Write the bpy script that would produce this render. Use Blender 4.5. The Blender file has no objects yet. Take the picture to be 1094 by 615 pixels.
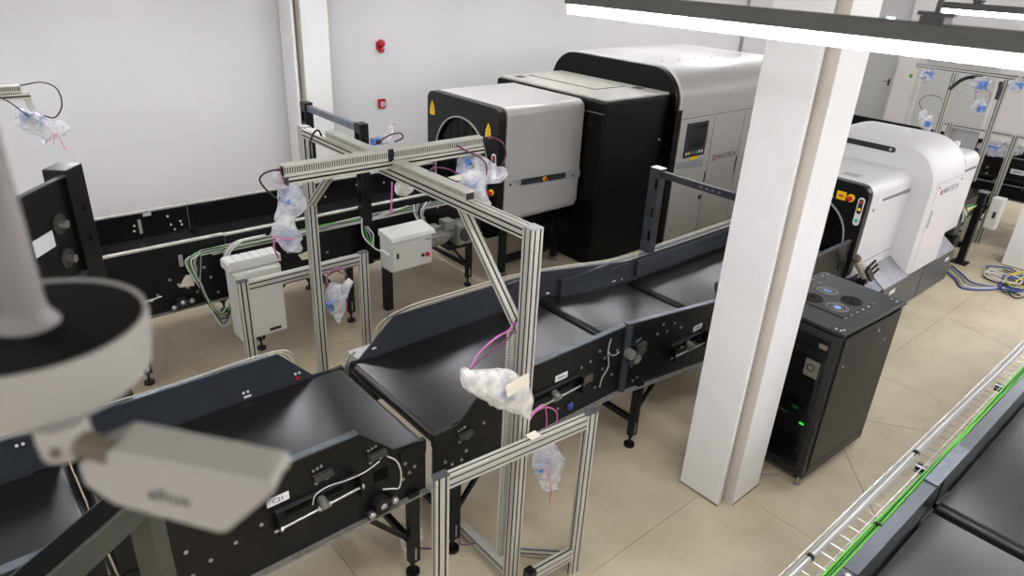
import bpy, bmesh, math, random
from mathutils import Vector, Matrix

sc = bpy.context.scene
COL = sc.collection
rnd = random.Random(11)

# ---------------------------------------------------------------- camera
cam_d = bpy.data.cameras.new('camera')
cam_d.sensor_width = 36.0
cam_d.lens = 36.0 * 735.96 / 1094.0
cam_d.clip_start = 0.02
cam_d.clip_end = 200
cam_d.dof.use_dof = True
cam_d.dof.focus_distance = 5.2
cam_d.dof.aperture_fstop = 3.2
cam = bpy.data.objects.new('camera', cam_d)
COL.objects.link(cam)
CR = Vector((0.7565, -0.6526, 0.0480)).normalized()
CF = Vector((0.6056, 0.6695, -0.4299)).normalized()
CU = CR.cross(CF).normalized()
CR = CF.cross(CU).normalized()
CAM = Vector((0, 0, 4.0))
cam.matrix_world = Matrix(((CR.x, CU.x, -CF.x, CAM.x), (CR.y, CU.y, -CF.y, CAM.y), (CR.z, CU.z, -CF.z, CAM.z), (0, 0, 0, 1)))
sc.camera = cam

# ---------------------------------------------------------------- world, exposure
w = bpy.data.worlds.new('world')
sc.world = w
w.use_nodes = True
w.node_tree.nodes['Background'].inputs[0].default_value = (0.75, 0.78, 0.82, 1)
w.node_tree.nodes['Background'].inputs[1].default_value = 0.3
sc.view_settings.view_transform = 'Standard'
sc.view_settings.look = 'None'
sc.view_settings.gamma = 1.0
sc.view_settings.use_curve_mapping = False
sc.view_settings.exposure = 0.0
LAMP_STRENGTH = 86.0

# ---------------------------------------------------------------- materials
def lin(h):
    out = []
    for i in (0, 2, 4):
        c = int(h[i:i + 2], 16) / 255
        out.append(c / 12.92 if c <= 0.04045 else ((c + 0.055) / 1.055) ** 2.4)
    return (*out, 1)

MATS = {}
def mat(name, col, rough=0.5, metal=0.0, spec=0.5, var=None, bump=None, emit=0.0, stretch=None, rvar=0.0, alpha=1.0, coat=0.0):
    """procedural material; var = (scale, second colour, low, high), bump = (scale, strength)"""
    m = bpy.data.materials.new(name)
    MATS[name] = m
    m.use_nodes = True
    nt = m.node_tree
    b = nt.nodes['Principled BSDF']
    b.inputs['Base Color'].default_value = lin(col)
    b.inputs['Roughness'].default_value = rough
    b.inputs['Metallic'].default_value = metal
    b.inputs['Specular IOR Level'].default_value = spec
    b.inputs['Alpha'].default_value = alpha
    b.inputs['Coat Weight'].default_value = coat
    if emit:
        b.inputs['Emission Color'].default_value = lin(col)
        b.inputs['Emission Strength'].default_value = emit
    if var or bump:
        tc = nt.nodes.new('ShaderNodeTexCoord')
        mp = nt.nodes.new('ShaderNodeMapping')
        nt.links.new(tc.outputs['Object'], mp.inputs['Vector'])
        if stretch:
            mp.inputs['Scale'].default_value = stretch
    if var:
        n = nt.nodes.new('ShaderNodeTexNoise')
        n.inputs['Scale'].default_value = var[0]
        n.inputs['Detail'].default_value = 6
        n.inputs['Roughness'].default_value = 0.62
        nt.links.new(mp.outputs['Vector'], n.inputs['Vector'])
        r = nt.nodes.new('ShaderNodeValToRGB')
        r.color_ramp.elements[0].position = var[2]
        r.color_ramp.elements[1].position = var[3]
        r.color_ramp.elements[0].color = lin(col)
        r.color_ramp.elements[1].color = lin(var[1])
        nt.links.new(n.outputs['Fac'], r.inputs['Fac'])
        nt.links.new(r.outputs['Color'], b.inputs['Base Color'])
        if rvar:
            mr = nt.nodes.new('ShaderNodeMapRange')
            mr.inputs['To Min'].default_value = max(0.05, rough - rvar)
            mr.inputs['To Max'].default_value = rough + rvar
            nt.links.new(n.outputs['Fac'], mr.inputs['Value'])
            nt.links.new(mr.outputs['Result'], b.inputs['Roughness'])
    if bump:
        n2 = nt.nodes.new('ShaderNodeTexNoise')
        n2.inputs['Scale'].default_value = bump[0]
        n2.inputs['Detail'].default_value = 4
        nt.links.new(mp.outputs['Vector'], n2.inputs['Vector'])
        bp = nt.nodes.new('ShaderNodeBump')
        bp.inputs['Strength'].default_value = bump[1]
        bp.inputs['Distance'].default_value = 0.01
        nt.links.new(n2.outputs['Fac'], bp.inputs['Height'])
        nt.links.new(bp.outputs['Normal'], b.inputs['Normal'])
    return m

WALL = mat('wall_paint', 'd6d4d4', 0.75, spec=0.25, var=(0.5, 'd1cfd0', 0.4, 0.7), bump=(60, 0.05))
CEIL = mat('ceiling_paint', 'd2d2d0', 0.9, spec=0.1)
FLOOR = mat('floor_concrete', 'c6ba9f', 0.42, spec=0.4, var=(1.3, 'ad9f84', 0.38, 0.72), bump=(40, 0.06), rvar=0.12)
FLOORJ = mat('floor_joint', '877b64', 0.9)
COLUMN = mat('column_paint', 'dddbd9', 0.6, spec=0.3, var=(3, 'd8d6d3', 0.45, 0.8))
BEIGE = mat('bare_board', 'c0bbad', 0.8, spec=0.2)
BLACK = mat('black_powder_coat', '0b0b0c', 0.36, spec=0.32, var=(30, '101011', 0.4, 0.7), bump=(220, 0.04))
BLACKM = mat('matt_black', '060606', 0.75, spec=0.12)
FLANGE = mat('flange_grey', '8f8c84', 0.4, metal=0.3, var=(20, '6f6d67', 0.4, 0.7))
DRAIL = mat('dark_rail', '43484e', 0.34, metal=0.3, var=(40, '3a3e44', 0.4, 0.7))
POLE = mat('pole_grey', '6f6b66', 0.5)
GUARD = mat('blue_grey_powder_coat', '2a2e33', 0.42, spec=0.45, var=(8, '30353a', 0.4, 0.7))
OLIVE = mat('olive_grey_steel', '3a3b36', 0.42, spec=0.45, var=(6, '31322e', 0.4, 0.7))
RAIL = mat('rail_steel', '5d646b', 0.35, metal=0.5, var=(12, '747a80', 0.4, 0.7))
RAILB = mat('bright_rail', 'c6c3ba', 0.35, metal=0.4, var=(9, 'aaa89f', 0.4, 0.7))
BELT = mat('conveyor_belt', '131112', 0.29, spec=0.5, var=(3, '1b1819', 0.35, 0.75), stretch=(0.12, 4, 1), rvar=0.025)
ALU = mat('anodised_aluminium', 'c4c2b9', 0.4, metal=0.4)
ALUCAP = mat('profile_end_cap', '3c3c3e', 0.6)
DUCT = mat('pvc_duct_grey', 'b9b8ae', 0.55, spec=0.35)
ZINC = mat('zinc', 'b8b8b6', 0.3, metal=0.85)
MW = mat('machine_white', 'aaa7a2', 0.34, spec=0.5, var=(4, 'a4a19c', 0.4, 0.8))
MW2 = mat('machine_cool_white', 'cdcbcc', 0.38, spec=0.4)
MG = mat('machine_grey', '8c8e92', 0.4, spec=0.4)
MBK = mat('machine_black', '050506', 0.36, spec=0.2)
MTOP = mat('machine_top_grey', 'a9a69c', 0.35, spec=0.5, var=(5, '96948b', 0.4, 0.7))
BEZEL = mat('bezel_black', '0d0e10', 0.34, spec=0.35)
BASE = mat('base_grey', '55565a', 0.4, spec=0.45, metal=0.3)
SLOPE = mat('base_slope_grey', '8b8c90', 0.35, spec=0.5, var=(6, '7a7b80', 0.4, 0.7))
YEL = mat('signal_yellow', 'f2c500', 0.5)
RED = mat('signal_red', 'b3121a', 0.4)
DRED = mat('fire_red', 'a80f1c', 0.35)
GRN = mat('signal_green', '1fae74', 0.45)
PINK = mat('pink_tie', 'd94f86', 0.5)
PURP = mat('purple_cable', '5f2c4c', 0.5)
PCAB = mat('pink_cable', 'b5629b', 0.5)
GCAB = mat('green_cable', '6fc24a', 0.5)
DGCAB = mat('dark_green_cable', '3c8a2c', 0.5)
WCAB = mat('white_cable', 'c9c8c2', 0.5)
GRCAB = mat('grey_cable', '8d8f8f', 0.5)
BCAB = mat('black_cable_and_duct_shade', '1b1a1c', 0.5)
BLCAB = mat('blue_cable', '2f4c8f', 0.5)
CCAB = mat('cream_cable', 'cfc8b0', 0.5)
YCAB = mat('yellow_cable', 'c7b63e', 0.5)
SENS = mat('sensor_blue', '4a72b4', 0.35, spec=0.5, var=(25, '8fb0dd', 0.45, 0.7))
CARD = mat('cream_card', 'd8d0bd', 0.7)
BOX = mat('enclosure_grey', 'c3c3bd', 0.45, spec=0.4)
PAPER = mat('label_white', 'd8d8d8', 0.6)
INK = mat('ink_black', '17171a', 0.6)
INKG = mat('ink_grey', '6f7076', 0.6)
INKR = mat('ink_red', 'a3232f', 0.6)
SCREEN = mat('screen_glass', '24262a', 0.12, spec=0.6)
DOORL = mat('door_leaf_grey', 'c2c6c3', 0.5)
DOORG = mat('door_grey', 'a0a3a1', 0.5)
SHUT = mat('shutter_white', 'd0d1cf', 0.5)
MOTOR = mat('cast_grey', '8b8a84', 0.4, metal=0.4, var=(20, '75746e', 0.4, 0.7))
RACK = mat('rack_black', '151516', 0.35, spec=0.5, var=(5, '1f1f1f', 0.45, 0.75), rvar=0.1)
RACKT = mat('rack_top', '17181a', 0.32, spec=0.5, var=(4, '1f2023', 0.4, 0.7), rvar=0.1)
PLAST = mat('camera_white', '908d87', 0.5, spec=0.35)
RUB = mat('brown_rubber', '514a3c', 0.7)
DIFF = mat('lamp_diffuser', 'f7f8ff', 0.4, emit=LAMP_STRENGTH)
HOUS = mat('lamp_housing', '4b4a45', 0.6)
GLOWG = mat('green_led', '3fd63f', 0.4, emit=2.0)
EXITM = mat('exit_sign_green', '2f9a4a', 0.5)
EMERG = mat('emergency_lamp', 'dbe9ff', 0.4, emit=3.0)

def bag_material(name, a, tint):
    m = bpy.data.materials.new(name)
    m.use_nodes = True
    nt = m.node_tree
    b = nt.nodes['Principled BSDF']
    b.inputs['Base Color'].default_value = lin(tint)
    b.inputs['Roughness'].default_value = 0.22
    b.inputs['Specular IOR Level'].default_value = 0.8
    t = nt.nodes.new('ShaderNodeBsdfTransparent')
    mx = nt.nodes.new('ShaderNodeMixShader')
    n = nt.nodes.new('ShaderNodeTexNoise')
    n.inputs['Scale'].default_value = 14
    n.inputs['Detail'].default_value = 5
    tc = nt.nodes.new('ShaderNodeTexCoord')
    nt.links.new(tc.outputs['Object'], n.inputs['Vector'])
    mr = nt.nodes.new('ShaderNodeMapRange')
    mr.inputs['From Min'].default_value = 0.35
    mr.inputs['From Max'].default_value = 0.65
    mr.inputs['To Min'].default_value = a - 0.16
    mr.inputs['To Max'].default_value = min(1.0, a + 0.22)
    nt.links.new(n.outputs['Fac'], mr.inputs['Value'])
    nt.links.new(mr.outputs['Result'], mx.inputs['Fac'])
    nt.links.new(t.outputs[0], mx.inputs[1])
    nt.links.new(b.outputs[0], mx.inputs[2])
    nt.links.new(mx.outputs[0], nt.nodes['Material Output'].inputs['Surface'])
    return m
BAG = bag_material('clear_plastic_bag', 0.45, 'e2e2e6')
BAG2 = bag_material('milky_plastic_bag', 0.55, 'e6e3dc')

# ---------------------------------------------------------------- mesh helpers
OFF = {}
class MB:
    def __init__(s):
        s.v, s.f = [], []
    def add(s, vs, fs):
        o = len(s.v)
        s.v += [Vector(p) for p in vs]
        s.f += [[i + o for i in f] for f in fs]
        return s
    def box(s, x0, x1, y0, y1, z0, z1):
        return s.add([(x0, y0, z0), (x1, y0, z0), (x1, y1, z0), (x0, y1, z0), (x0, y0, z1), (x1, y0, z1), (x1, y1, z1), (x0, y1, z1)],
                     [(0, 3, 2, 1), (4, 5, 6, 7), (0, 1, 5, 4), (1, 2, 6, 5), (2, 3, 7, 6), (3, 0, 4, 7)])
    def bar(s, p0, p1, w, h, side=None):
        """rectangular bar from p0 to p1; w along side, h across"""
        p0, p1 = Vector(p0), Vector(p1)
        a = (p1 - p0).normalized()
        u = Vector(side) if side else (Vector((0, 0, 1)).cross(a) if abs(a.z) < 0.98 else Vector((1, 0, 0)))
        u = (u - a * u.dot(a)).normalized()
        v = a.cross(u)
        vs = []
        for p in (p0, p1):
            for su, sv in ((-1, -1), (1, -1), (1, 1), (-1, 1)):
                vs.append(p + u * su * w / 2 + v * sv * h / 2)
        return s.add(vs, [(0, 3, 2, 1), (4, 5, 6, 7), (0, 1, 5, 4), (1, 2, 6, 5), (2, 3, 7, 6), (3, 0, 4, 7)])
    def extr(s, loop, d):
        """close polygon loop extruded by vector d"""
        n = len(loop)
        d = Vector(d)
        vs = [Vector(p) for p in loop] + [Vector(p) + d for p in loop]
        return s.add(vs, [list(range(n))[::-1], [n + i for i in range(n)]] + [(i, (i + 1) % n, n + (i + 1) % n, n + i) for i in range(n)])
    def xz(s, pts, y0, y1):
        return s.extr([(x, y0, z) for x, z in pts], (0, y1 - y0, 0))
    def yz(s, pts, x0, x1):
        return s.extr([(x0, y, z) for y, z in pts], (x1 - x0, 0, 0))
    def xy(s, pts, z0, z1):
        return s.extr([(x, y, z0) for x, y in pts], (0, 0, z1 - z0))
    def loft(s, rings, cap=True):
        n = len(rings[0])
        vs = [p for r in rings for p in r]
        fs = []
        for k in range(len(rings) - 1):
            for i in range(n):
                j = (i + 1) % n
                fs.append((k * n + i, k * n + j, (k + 1) * n + j, (k + 1) * n + i))
        if cap:
            fs.append(list(range(n))[::-1])
            fs.append([(len(rings) - 1) * n + i for i in range(n)])
        return s.add(vs, fs)
    def cyl(s, p0, p1, r, n=12, r1=None, cap=True):
        p0, p1 = Vector(p0), Vector(p1)
        a = (p1 - p0).normalized()
        u = a.orthogonal().normalized()
        v = a.cross(u)
        r1 = r if r1 is None else r1
        ring = lambda p, q: [p + (u * math.cos(2 * math.pi * i / n) + v * math.sin(2 * math.pi * i / n)) * q for i in range(n)]
        return s.loft([ring(p0, r), ring(p1, r1)], cap)
    def lathe(s, c, axis, prof, n=24):
        """prof = [(radius, distance along axis)]"""
        c, a = Vector(c), Vector(axis).normalized()
        u = a.orthogonal().normalized()
        v = a.cross(u)
        return s.loft([[c + a * h + (u * math.cos(2 * math.pi * i / n) + v * math.sin(2 * math.pi * i / n)) * max(r, 1e-4) for i in range(n)] for r, h in prof])
    def tube(s, pts, r, n=6, sub=4):
        pts = [Vector(p) for p in pts]
        if sub > 1 and len(pts) > 2:
            q = [pts[0] * 2 - pts[1]] + pts + [pts[-1] * 2 - pts[-2]]
            out = []
            for i in range(1, len(q) - 2):
                for k in range(sub):
                    t = k / sub
                    a, b, c, d = q[i - 1], q[i], q[i + 1], q[i + 2]
                    out.append(0.5 * ((2 * b) + (c - a) * t + (2 * a - 5 * b + 4 * c - d) * t * t + (3 * b - a - 3 * c + d) * t ** 3))
            pts = out + [pts[-1]]
        rings, u = [], None
        for i, p in enumerate(pts):
            a = (pts[min(i + 1, len(pts) - 1)] - pts[max(i - 1, 0)]).normalized()
            if u is None:
                u = a.orthogonal().normalized()
            else:
                u = (u - a * u.dot(a)).normalized()
            v = a.cross(u)
            rings.append([p + (u * math.cos(2 * math.pi * k / n) + v * math.sin(2 * math.pi * k / n)) * r for k in range(n)])
        return s.loft(rings)
    def ell(s, c, rx, ry, rz, nu=12, nv=8):
        c = Vector(c)
        return s.loft([[c + Vector((rx * math.sin(math.pi * j / nv) * math.cos(2 * math.pi * i / nu), ry * math.sin(math.pi * j / nv) * math.sin(2 * math.pi * i / nu), -rz * math.cos(math.pi * j / nv))) for i in range(nu)] for j in range(1, nv)])
    def ring_plate(s, outer, inner, d):
        """plate with a hole: outer and inner loops have the same count; thickness vector d"""
        n = len(outer)
        d = Vector(d)
        o, i_ = [Vector(p) for p in outer], [Vector(p) for p in inner]
        vs = o + i_ + [p + d for p in o] + [p + d for p in i_]
        fs = []
        for k in range(n):
            j = (k + 1) % n
            fs += [(k, j, n + j, n + k), (2 * n + k, 3 * n + k, 3 * n + j, 2 * n + j), (k, 2 * n + k, 2 * n + j, j), (n + k, n + j, 3 * n + j, 3 * n + k)]
        return s.add(vs, fs)
    def build(s, name, material, parent=None, bevel=0.0, smooth=None, kind=None, label=None, seg=2, solid=0.0):
        off = OFF.get(parent.name, Vector()) if parent else Vector()
        me = bpy.data.meshes.new(name)
        me.from_pydata([tuple(p - off) for p in s.v], [], s.f)
        bm = bmesh.new()
        bm.from_mesh(me)
        bmesh.ops.recalc_face_normals(bm, faces=bm.faces)
        bm.to_mesh(me)
        bm.free()
        me.materials.append(material)
        if smooth is not None:
            for p in me.polygons:
                p.use_smooth = True
            me.set_sharp_from_angle(angle=math.radians(smooth))
        o = bpy.data.objects.new(name, me)
        COL.objects.link(o)
        if parent:
            o.parent = parent
            OFF[o.name] = off
        else:
            OFF[o.name] = Vector()
        if bevel:
            b = o.modifiers.new('bevel', 'BEVEL')
            b.width = bevel
            b.segments = seg
            b.limit_method = 'ANGLE'
        if solid:
            so = o.modifiers.new('solid', 'SOLIDIFY')
            so.thickness = solid
        if kind:
            o['kind'] = kind
        if label:
            o['label'] = label
        return o

def tag(o, label, cat, group=None):
    o['label'] = label
    o['category'] = cat
    if group:
        o['group'] = group
    return o
def thing(name, label, cat, loc=(0, 0, 0), group=None):
    o = bpy.data.objects.new(name, None)
    COL.objects.link(o)
    o.empty_display_size = 0.1
    o.location = loc
    OFF[o.name] = Vector(loc)
    return tag(o, label, cat, group)
def struct(o):
    o['kind'] = 'structure'
    return o
def kids(o):
    return [c for c in COL.objects if c.parent == o]
def copy_tree(o, parent=None):
    c = o.copy()
    COL.objects.link(c)
    OFF[c.name] = OFF.get(o.name, Vector())
    if parent:
        c.parent = parent
    for k in kids(o):
        copy_tree(k, c)
    return c
def rrect(a0, a1, b0, b1, r, n=6, r4=None):
    """rounded rectangle loop (a, b), counter clockwise"""
    rs = r4 or (r, r, r, r)
    out = []
    for (ca, cb, q, t0) in ((a1, b0, rs[0], -90), (a1, b1, rs[1], 0), (a0, b1, rs[2], 90), (a0, b0, rs[3], 180)):
        sa = -1 if ca == a1 else 1
        sb = -1 if cb == b1 else 1
        cx, cy = ca + sa * q, cb + sb * q
        for k in range(n + 1):
            t = math.radians(t0 + 90 * k / n)
            out.append((cx + q * math.cos(t), cy + q * math.sin(t)))
    return out
def text(body, size, origin, right, up, material, parent, name='lettering', align='CENTER', depth=0.0008):
    cu = bpy.data.curves.new('lettering', 'FONT')
    cu.body = body
    cu.size = size
    cu.align_x = align
    cu.align_y = 'CENTER'
    cu.extrude = depth
    cu.resolution_u = 2
    t = bpy.data.objects.new('lettering', cu)
    COL.objects.link(t)
    dg = bpy.context.evaluated_depsgraph_get()
    me = bpy.data.meshes.new_from_object(t.evaluated_get(dg))
    bpy.data.objects.remove(t)
    r, u = Vector(right).normalized(), Vector(up).normalized()
    n = r.cross(u)
    off = OFF.get(parent.name, Vector())
    o_ = Vector(origin) - off
    for v in me.vertices:
        c = v.co.copy()
        v.co = o_ + r * c.x + u * c.y + n * c.z
    me.materials.clear()
    me.materials.append(material)
    o = bpy.data.objects.new(name, me)
    COL.objects.link(o)
    o.parent = parent
    OFF[o.name] = off
    return o

def slot_section(w, h, ns_w, ns_h, sw=0.013, sd=0.012):
    """outline of an aluminium profile w x h with ns_w slots on the w faces and ns_h on the h faces"""
    pts = []
    def side(p0, p1, ns, inward):
        p0, p1, q = Vector(p0), Vector(p1), Vector(inward)
        L = (p1 - p0).length
        a = (p1 - p0) / L
        pts.append(p0)
        for k in range(ns):
            c = p0 + a * L * (k + 0.5) / ns
            e = c - a * sw / 2
            g = c + a * sw / 2
            k1, k2 = q * .004, q * sd
            wd = a * .003
            pts.extend([e, e + k1, e + k1 - wd, e + k2 + a * .001, g + k2 - a * .001, g + k1 + wd, g + k1, g])
    x, y = w / 2, h / 2
    side((-x, -y), (x, -y), ns_w, (0, 1))
    side((x, -y), (x, y), ns_h, (-1, 0))
    side((x, y), (-x, y), ns_w, (0, -1))
    side((-x, y), (-x, -y), ns_h, (1, 0))
    return pts
class Profile:
    """extruded slotted aluminium profile from p0 to p1 with black strips added for the shade in its slots; w measured along wdir"""
    def __init__(s, p0, p1, w=0.045, h=0.09, wdir=(1, 0, 0)):
        p0, p1 = Vector(p0), Vector(p1)
        a = (p1 - p0).normalized()
        u = Vector(wdir)
        u = (u - a * u.dot(a)).normalized()
        v = a.cross(u)
        nw, nh = max(1, round(w / 0.045)), max(1, round(h / 0.045))
        s.m = MB()
        s.m.extr([p0 + u * q.x + v * q.y for q in slot_section(w, h, nw, nh)], p1 - p0)
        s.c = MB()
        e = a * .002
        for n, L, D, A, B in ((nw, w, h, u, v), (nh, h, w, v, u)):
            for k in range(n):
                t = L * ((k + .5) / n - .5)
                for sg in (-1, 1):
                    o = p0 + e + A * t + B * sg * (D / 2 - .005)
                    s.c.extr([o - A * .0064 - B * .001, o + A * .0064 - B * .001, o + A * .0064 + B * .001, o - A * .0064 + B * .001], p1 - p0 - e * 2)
    def build(s, name, material, parent):
        o = s.m.build(name, material, parent)
        s.c.build('slot_shade_strips', SLOTSHADE, o, kind='stuff')  # black strips added to paint the shade inside the slots
        return o
profile = Profile
SLOTSHADE = mat('black_slot_shade', '0c0c0d', 0.6, spec=0.2)  # flat black standing in for slot shade

# ================================================================ structure
XN, XF, YR, YL, ZC = -5.0, 23.0, -6.0, 9.95, 6.0
floor = struct(MB().box(XN, XF, YR, YL, -0.25, -0.012).build('floor', FLOORJ))
xs = [XN] + [1.62 + 2.96 * k for k in range(-2, 8)] + [XF]
ys = [YR] + [2.245 + 4.0 * k for k in range(-2, 2)] + [YL]
ys = sorted(set(ys))
for i in range(len(xs) - 1):
    for j in range(len(ys) - 1):
        MB().box(xs[i] + 0.002, xs[i + 1] - 0.002, ys[j] + 0.002, ys[j + 1] - 0.002, -0.02, 0.0).build('slab', FLOOR, floor)
for p in (((5.95, 1.80), (5.6, 1.5), (5.22, 1.16)), ((6.5, 1.95), (6.62, 1.72), (6.9, 1.33)), ((9.8, 2.2), (9.65, 1.7), (9.5, 1.2))):
    m = MB()
    for a, b in zip(p[:-1], p[1:]):
        d = (Vector(b) - Vector(a)).normalized() * 0.004
        n = Vector((-d.y, d.x))
        m.xy([(a[0] - n.x, a[1] - n.y), (b[0] - n.x, b[1] - n.y), (b[0] + n.x, b[1] + n.y), (a[0] + n.x, a[1] + n.y)], -0.004, 0.0006)
    m.build('crack', FLOORJ, floor)
struct(MB().box(XN, XF + 0.2, YL, YL + 0.2, 0, ZC).build('wall_left', WALL))
struct(MB().box(XF, XF + 0.2, YR, YL, 0, ZC).build('wall_far', WALL))
struct(MB().box(XN, XF + 0.2, YR - 0.2, YR, 0, ZC).build('wall_right', WALL))
struct(MB().box(XN - 0.2, XN, YR, YL, 0, ZC).build('wall_near', WALL))
struct(MB().box(XN, XF, YR, YL, ZC, ZC + 0.2).build('ceiling', CEIL))

def column(x, y, label, group='white structural columns'):
    t = thing('column', label, 'column', (x, y, 0), group)
    P = [(0, .07), (.04, .07), (.04, .20), (.11, .20), (.11, 0), (.51, 0), (.51, .45), (0, .45)]
    MB().xy([(x + a, y + b) for a, b in P], 0.0, ZC).build('shaft', COLUMN, t, bevel=0.004)
    MB().box(x + .041, x + .109, y + .196, y + .1995, 0, ZC).add([], []).build('groove_back', BEIGE, t)
    MB().box(x + .1065, x + .1095, y + .004, y + .196, 0, ZC).build('groove_lining', BEIGE, t)
    e = MB()
    e.box(x - .006, x, y + .07, y + .45, 0, .016)
    e.box(x + .11, x + .51, y - .006, y, 0, .016)
    e.build('base_sealant', FLOORJ, t)
    return t
column(4.29, 2.0, 'white notched column standing in the foreground beside the black server rack')
column(12.63, 1.95, 'white column at the edge of the view beyond the coiled cables')
t = column(4.29, 9.42, 'white notched column built against the long white wall')
MB().box(4.80, 4.97, 9.72, 9.949, 0, ZC).build('side_board', BEIGE, t)
t = thing('column', 'white flat column between the grey door and the roller shutter', 'column', (22.6, 8.0, 0), 'white structural columns')
MB().box(22.55, 22.98, 7.93, 8.5, 0, ZC).build('shaft', COLUMN, t, bevel=0.01)
MB().box(22.53, 22.55, 8.02, 8.10, 1.44, 1.54).build('exit_plate', EXITM, t)

# door in the far wall
door = struct(MB().box(22.94, 22.998, 8.70, 9.66, 0.02, 2.12).build('door_1', DOORL, bevel=0.005))
f = MB()
f.box(22.92, 22.999, 9.66, 9.78, 0.0, 2.22).box(22.92, 22.999, 8.60, 8.70, 0.0, 2.22).box(22.92, 22.999, 8.70, 9.66, 2.12, 2.22)
f.build('door_frame', COLUMN, door)
f = MB().box(22.925, 22.945, 8.75, 8.80, 1.08, 1.28).cyl((22.94, 8.775, 1.2), (22.88, 8.775, 1.2), .012, 8).bar((22.885, 8.765, 1.2), (22.885, 8.92, 1.2), .02, .02)
f.build('door_handle', BLACK, door)
# roller shutter
t = thing('roller_shutter', 'white slatted roller shutter in the far wall', 'shutter', (22.95, 6.9, 0))
m = MB()
for k in range(30):
    z = 0.03 + k * 0.068
    m.yz([(5.98, z), (5.98, z + .06), (7.86, z + .06), (7.86, z)], 22.955, 22.985)
m.build('slats', SHUT, t, kind='stuff', bevel=0.006)
MB().box(22.985, 22.998, 5.95, 7.92, 0.01, 2.12).build('backing', INKG, t)
MB().box(22.90, 22.998, 7.86, 7.925, 0.01, 2.1).build('guide', COLUMN, t)
MB().box(22.90, 22.998, 5.9, 5.98, 0.01, 2.1).build('guide', COLUMN, t)
MB().box(22.75, 22.998, 5.88, 7.925, 2.1, 2.42).build('roller_housing', COLUMN, t, bevel=0.02)
t = thing('emergency_light', 'small bright emergency light on the far wall over the door', 'lamp', (22.9, 9.2, 2.95))
MB().box(22.92, 22.998, 9.05, 9.35, 2.88, 3.02).build('body', COLUMN, t, bevel=0.01)
MB().box(22.90, 22.92, 9.08, 9.32, 2.90, 3.00).build('diffuser', EMERG, t)
# wall fittings
t = thing('fire_siren', 'red round fire alarm siren high on the white wall', 'siren', (5.93, 9.95, 2.68))
MB().box(5.86, 5.97, 9.93, 9.949, 2.62, 2.74).build('back_plate', DRED, t, bevel=0.006)
MB().lathe((5.93, 9.93, 2.72), (0, -1, 0), [(.055, 0), (.055, .05), (.045, .075), (.02, .082)], 20).build('horn', DRED, t, smooth=40)
MB().lathe((5.93, 9.93, 2.62), (0, -1, 0), [(.05, 0), (.05, .03), (.035, .06), (.01, .068)], 20).build('strobe', RED, t, smooth=40)
t = thing('fire_call_point', 'square red fire call point below the siren', 'call point', (5.92, 9.95, 1.79))
MB().box(5.86, 5.98, 9.90, 9.949, 1.72, 1.86).build('case', DRED, t, bevel=0.006)
MB().box(5.885, 5.955, 9.894, 9.901, 1.745, 1.82).build('press_panel', PAPER, t)
m = MB().box(5.917, 5.923, 9.891, 9.8945, 1.76, 1.81).box(5.90, 5.94, 9.891, 9.8945, 1.782, 1.788)
m.build('panel_mark', INK, t)
tag(MB().cyl((16.22, 9.90, 0.0), (16.22, 9.90, ZC), .035, 12).build('conduit_pipe', GRCAB, smooth=40), 'thin grey vertical pipe on the long wall behind the big scanner', 'pipe')

# ================================================================ lamps
def lamp(x, y0, y1, z, label, group):
    c = Vector((x, (y0 + y1) / 2, z))
    t = thing('batten_lamp', label, 'lamp', c, group)
    m = MB().yz([(0, 0)] * 0 or [(y0, z + .012), (y0, z + .05), (y0 + .02, z + .062), (y1 - .02, z + .062), (y1, z + .05), (y1, z + .012)], x - .045, x + .045)
    m.build('housing', HOUS, t, bevel=0.008)
    m = MB().extr([(x - .042, y0 + .015, z + .011), (x - .034, y0 + .015, z - .02), (x + .034, y0 + .015, z - .02), (x + .042, y0 + .015, z + .011)], (0, y1 - y0 - .03, 0))
    m.build('diffuser', DIFF, t)
    for yy in (y0 + .26, y1 - .26):
        b = MB().box(x - .03, x + .03, yy - .03, yy + .03, z + .062, z + .08).box(x - .012, x + .012, yy - .045, yy + .045, z + .08, z + .09)
        b.cyl((x, yy, z + .085), (x, yy, z + .12), .008, 8)
        h = b.build('hanger', ALUCAP, t)
        MB().cyl((x, yy, z + .11), (x, yy, ZC - .002), .0055, 6).build('suspension_cable', BCAB, h)
    return t
lamp(2.10, .47, 2.06, 3.84, 'long lit batten lamp hanging closest in front of the column', 'hanging batten lamps')
lamp(6.50, .69, 2.25, 3.80, 'smaller lit batten lamp hanging behind the closest one', 'hanging batten lamps')
for x in (-4.0, -1.0, 2.1, 5.15, 8.2, 11.25, 14.3, 17.35):
    for y in (-4.6, -2.7, -.8, 1.25, 3.3, 7.4):
        if x < 0:
            if y < 5 and not (x > -2 and -1 < y < 2):
                lamp(x, y - .78, y + .78, 5.3, 'unseen lit batten lamp added high behind the view', 'added batten lamps behind the view')  # unseen lamps added to light the column and the near floor
            continue
        if y == 1.25 and x in (2.1, 5.15, 8.2) or y in (3.3, 7.4):
            continue
        lamp(x, y - .78, y + .78, 3.84 if y > 5 else 4.1, 'unseen lit batten lamp added in rows above the hall', 'hanging batten lamps')  # unseen lamps added in rows to brighten the right half of the hall

for k in range(9):
    x = -.9 + 2.1 * k
    lamp(x, 6.62, 8.18, 3.84, 'unseen lit batten lamp added in rows above the hall', 'hanging batten lamps')  # unseen row set by the belt glare, lamps added between to brighten the wall
for y in (-2.7, 1.25, 7.4):
    lamp(20.4, y - .78, y + .78, 5.5, 'unseen lit batten lamp added in rows above the hall', 'hanging batten lamps')  # unseen lamps added above the view to brighten the far wall and door

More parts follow.
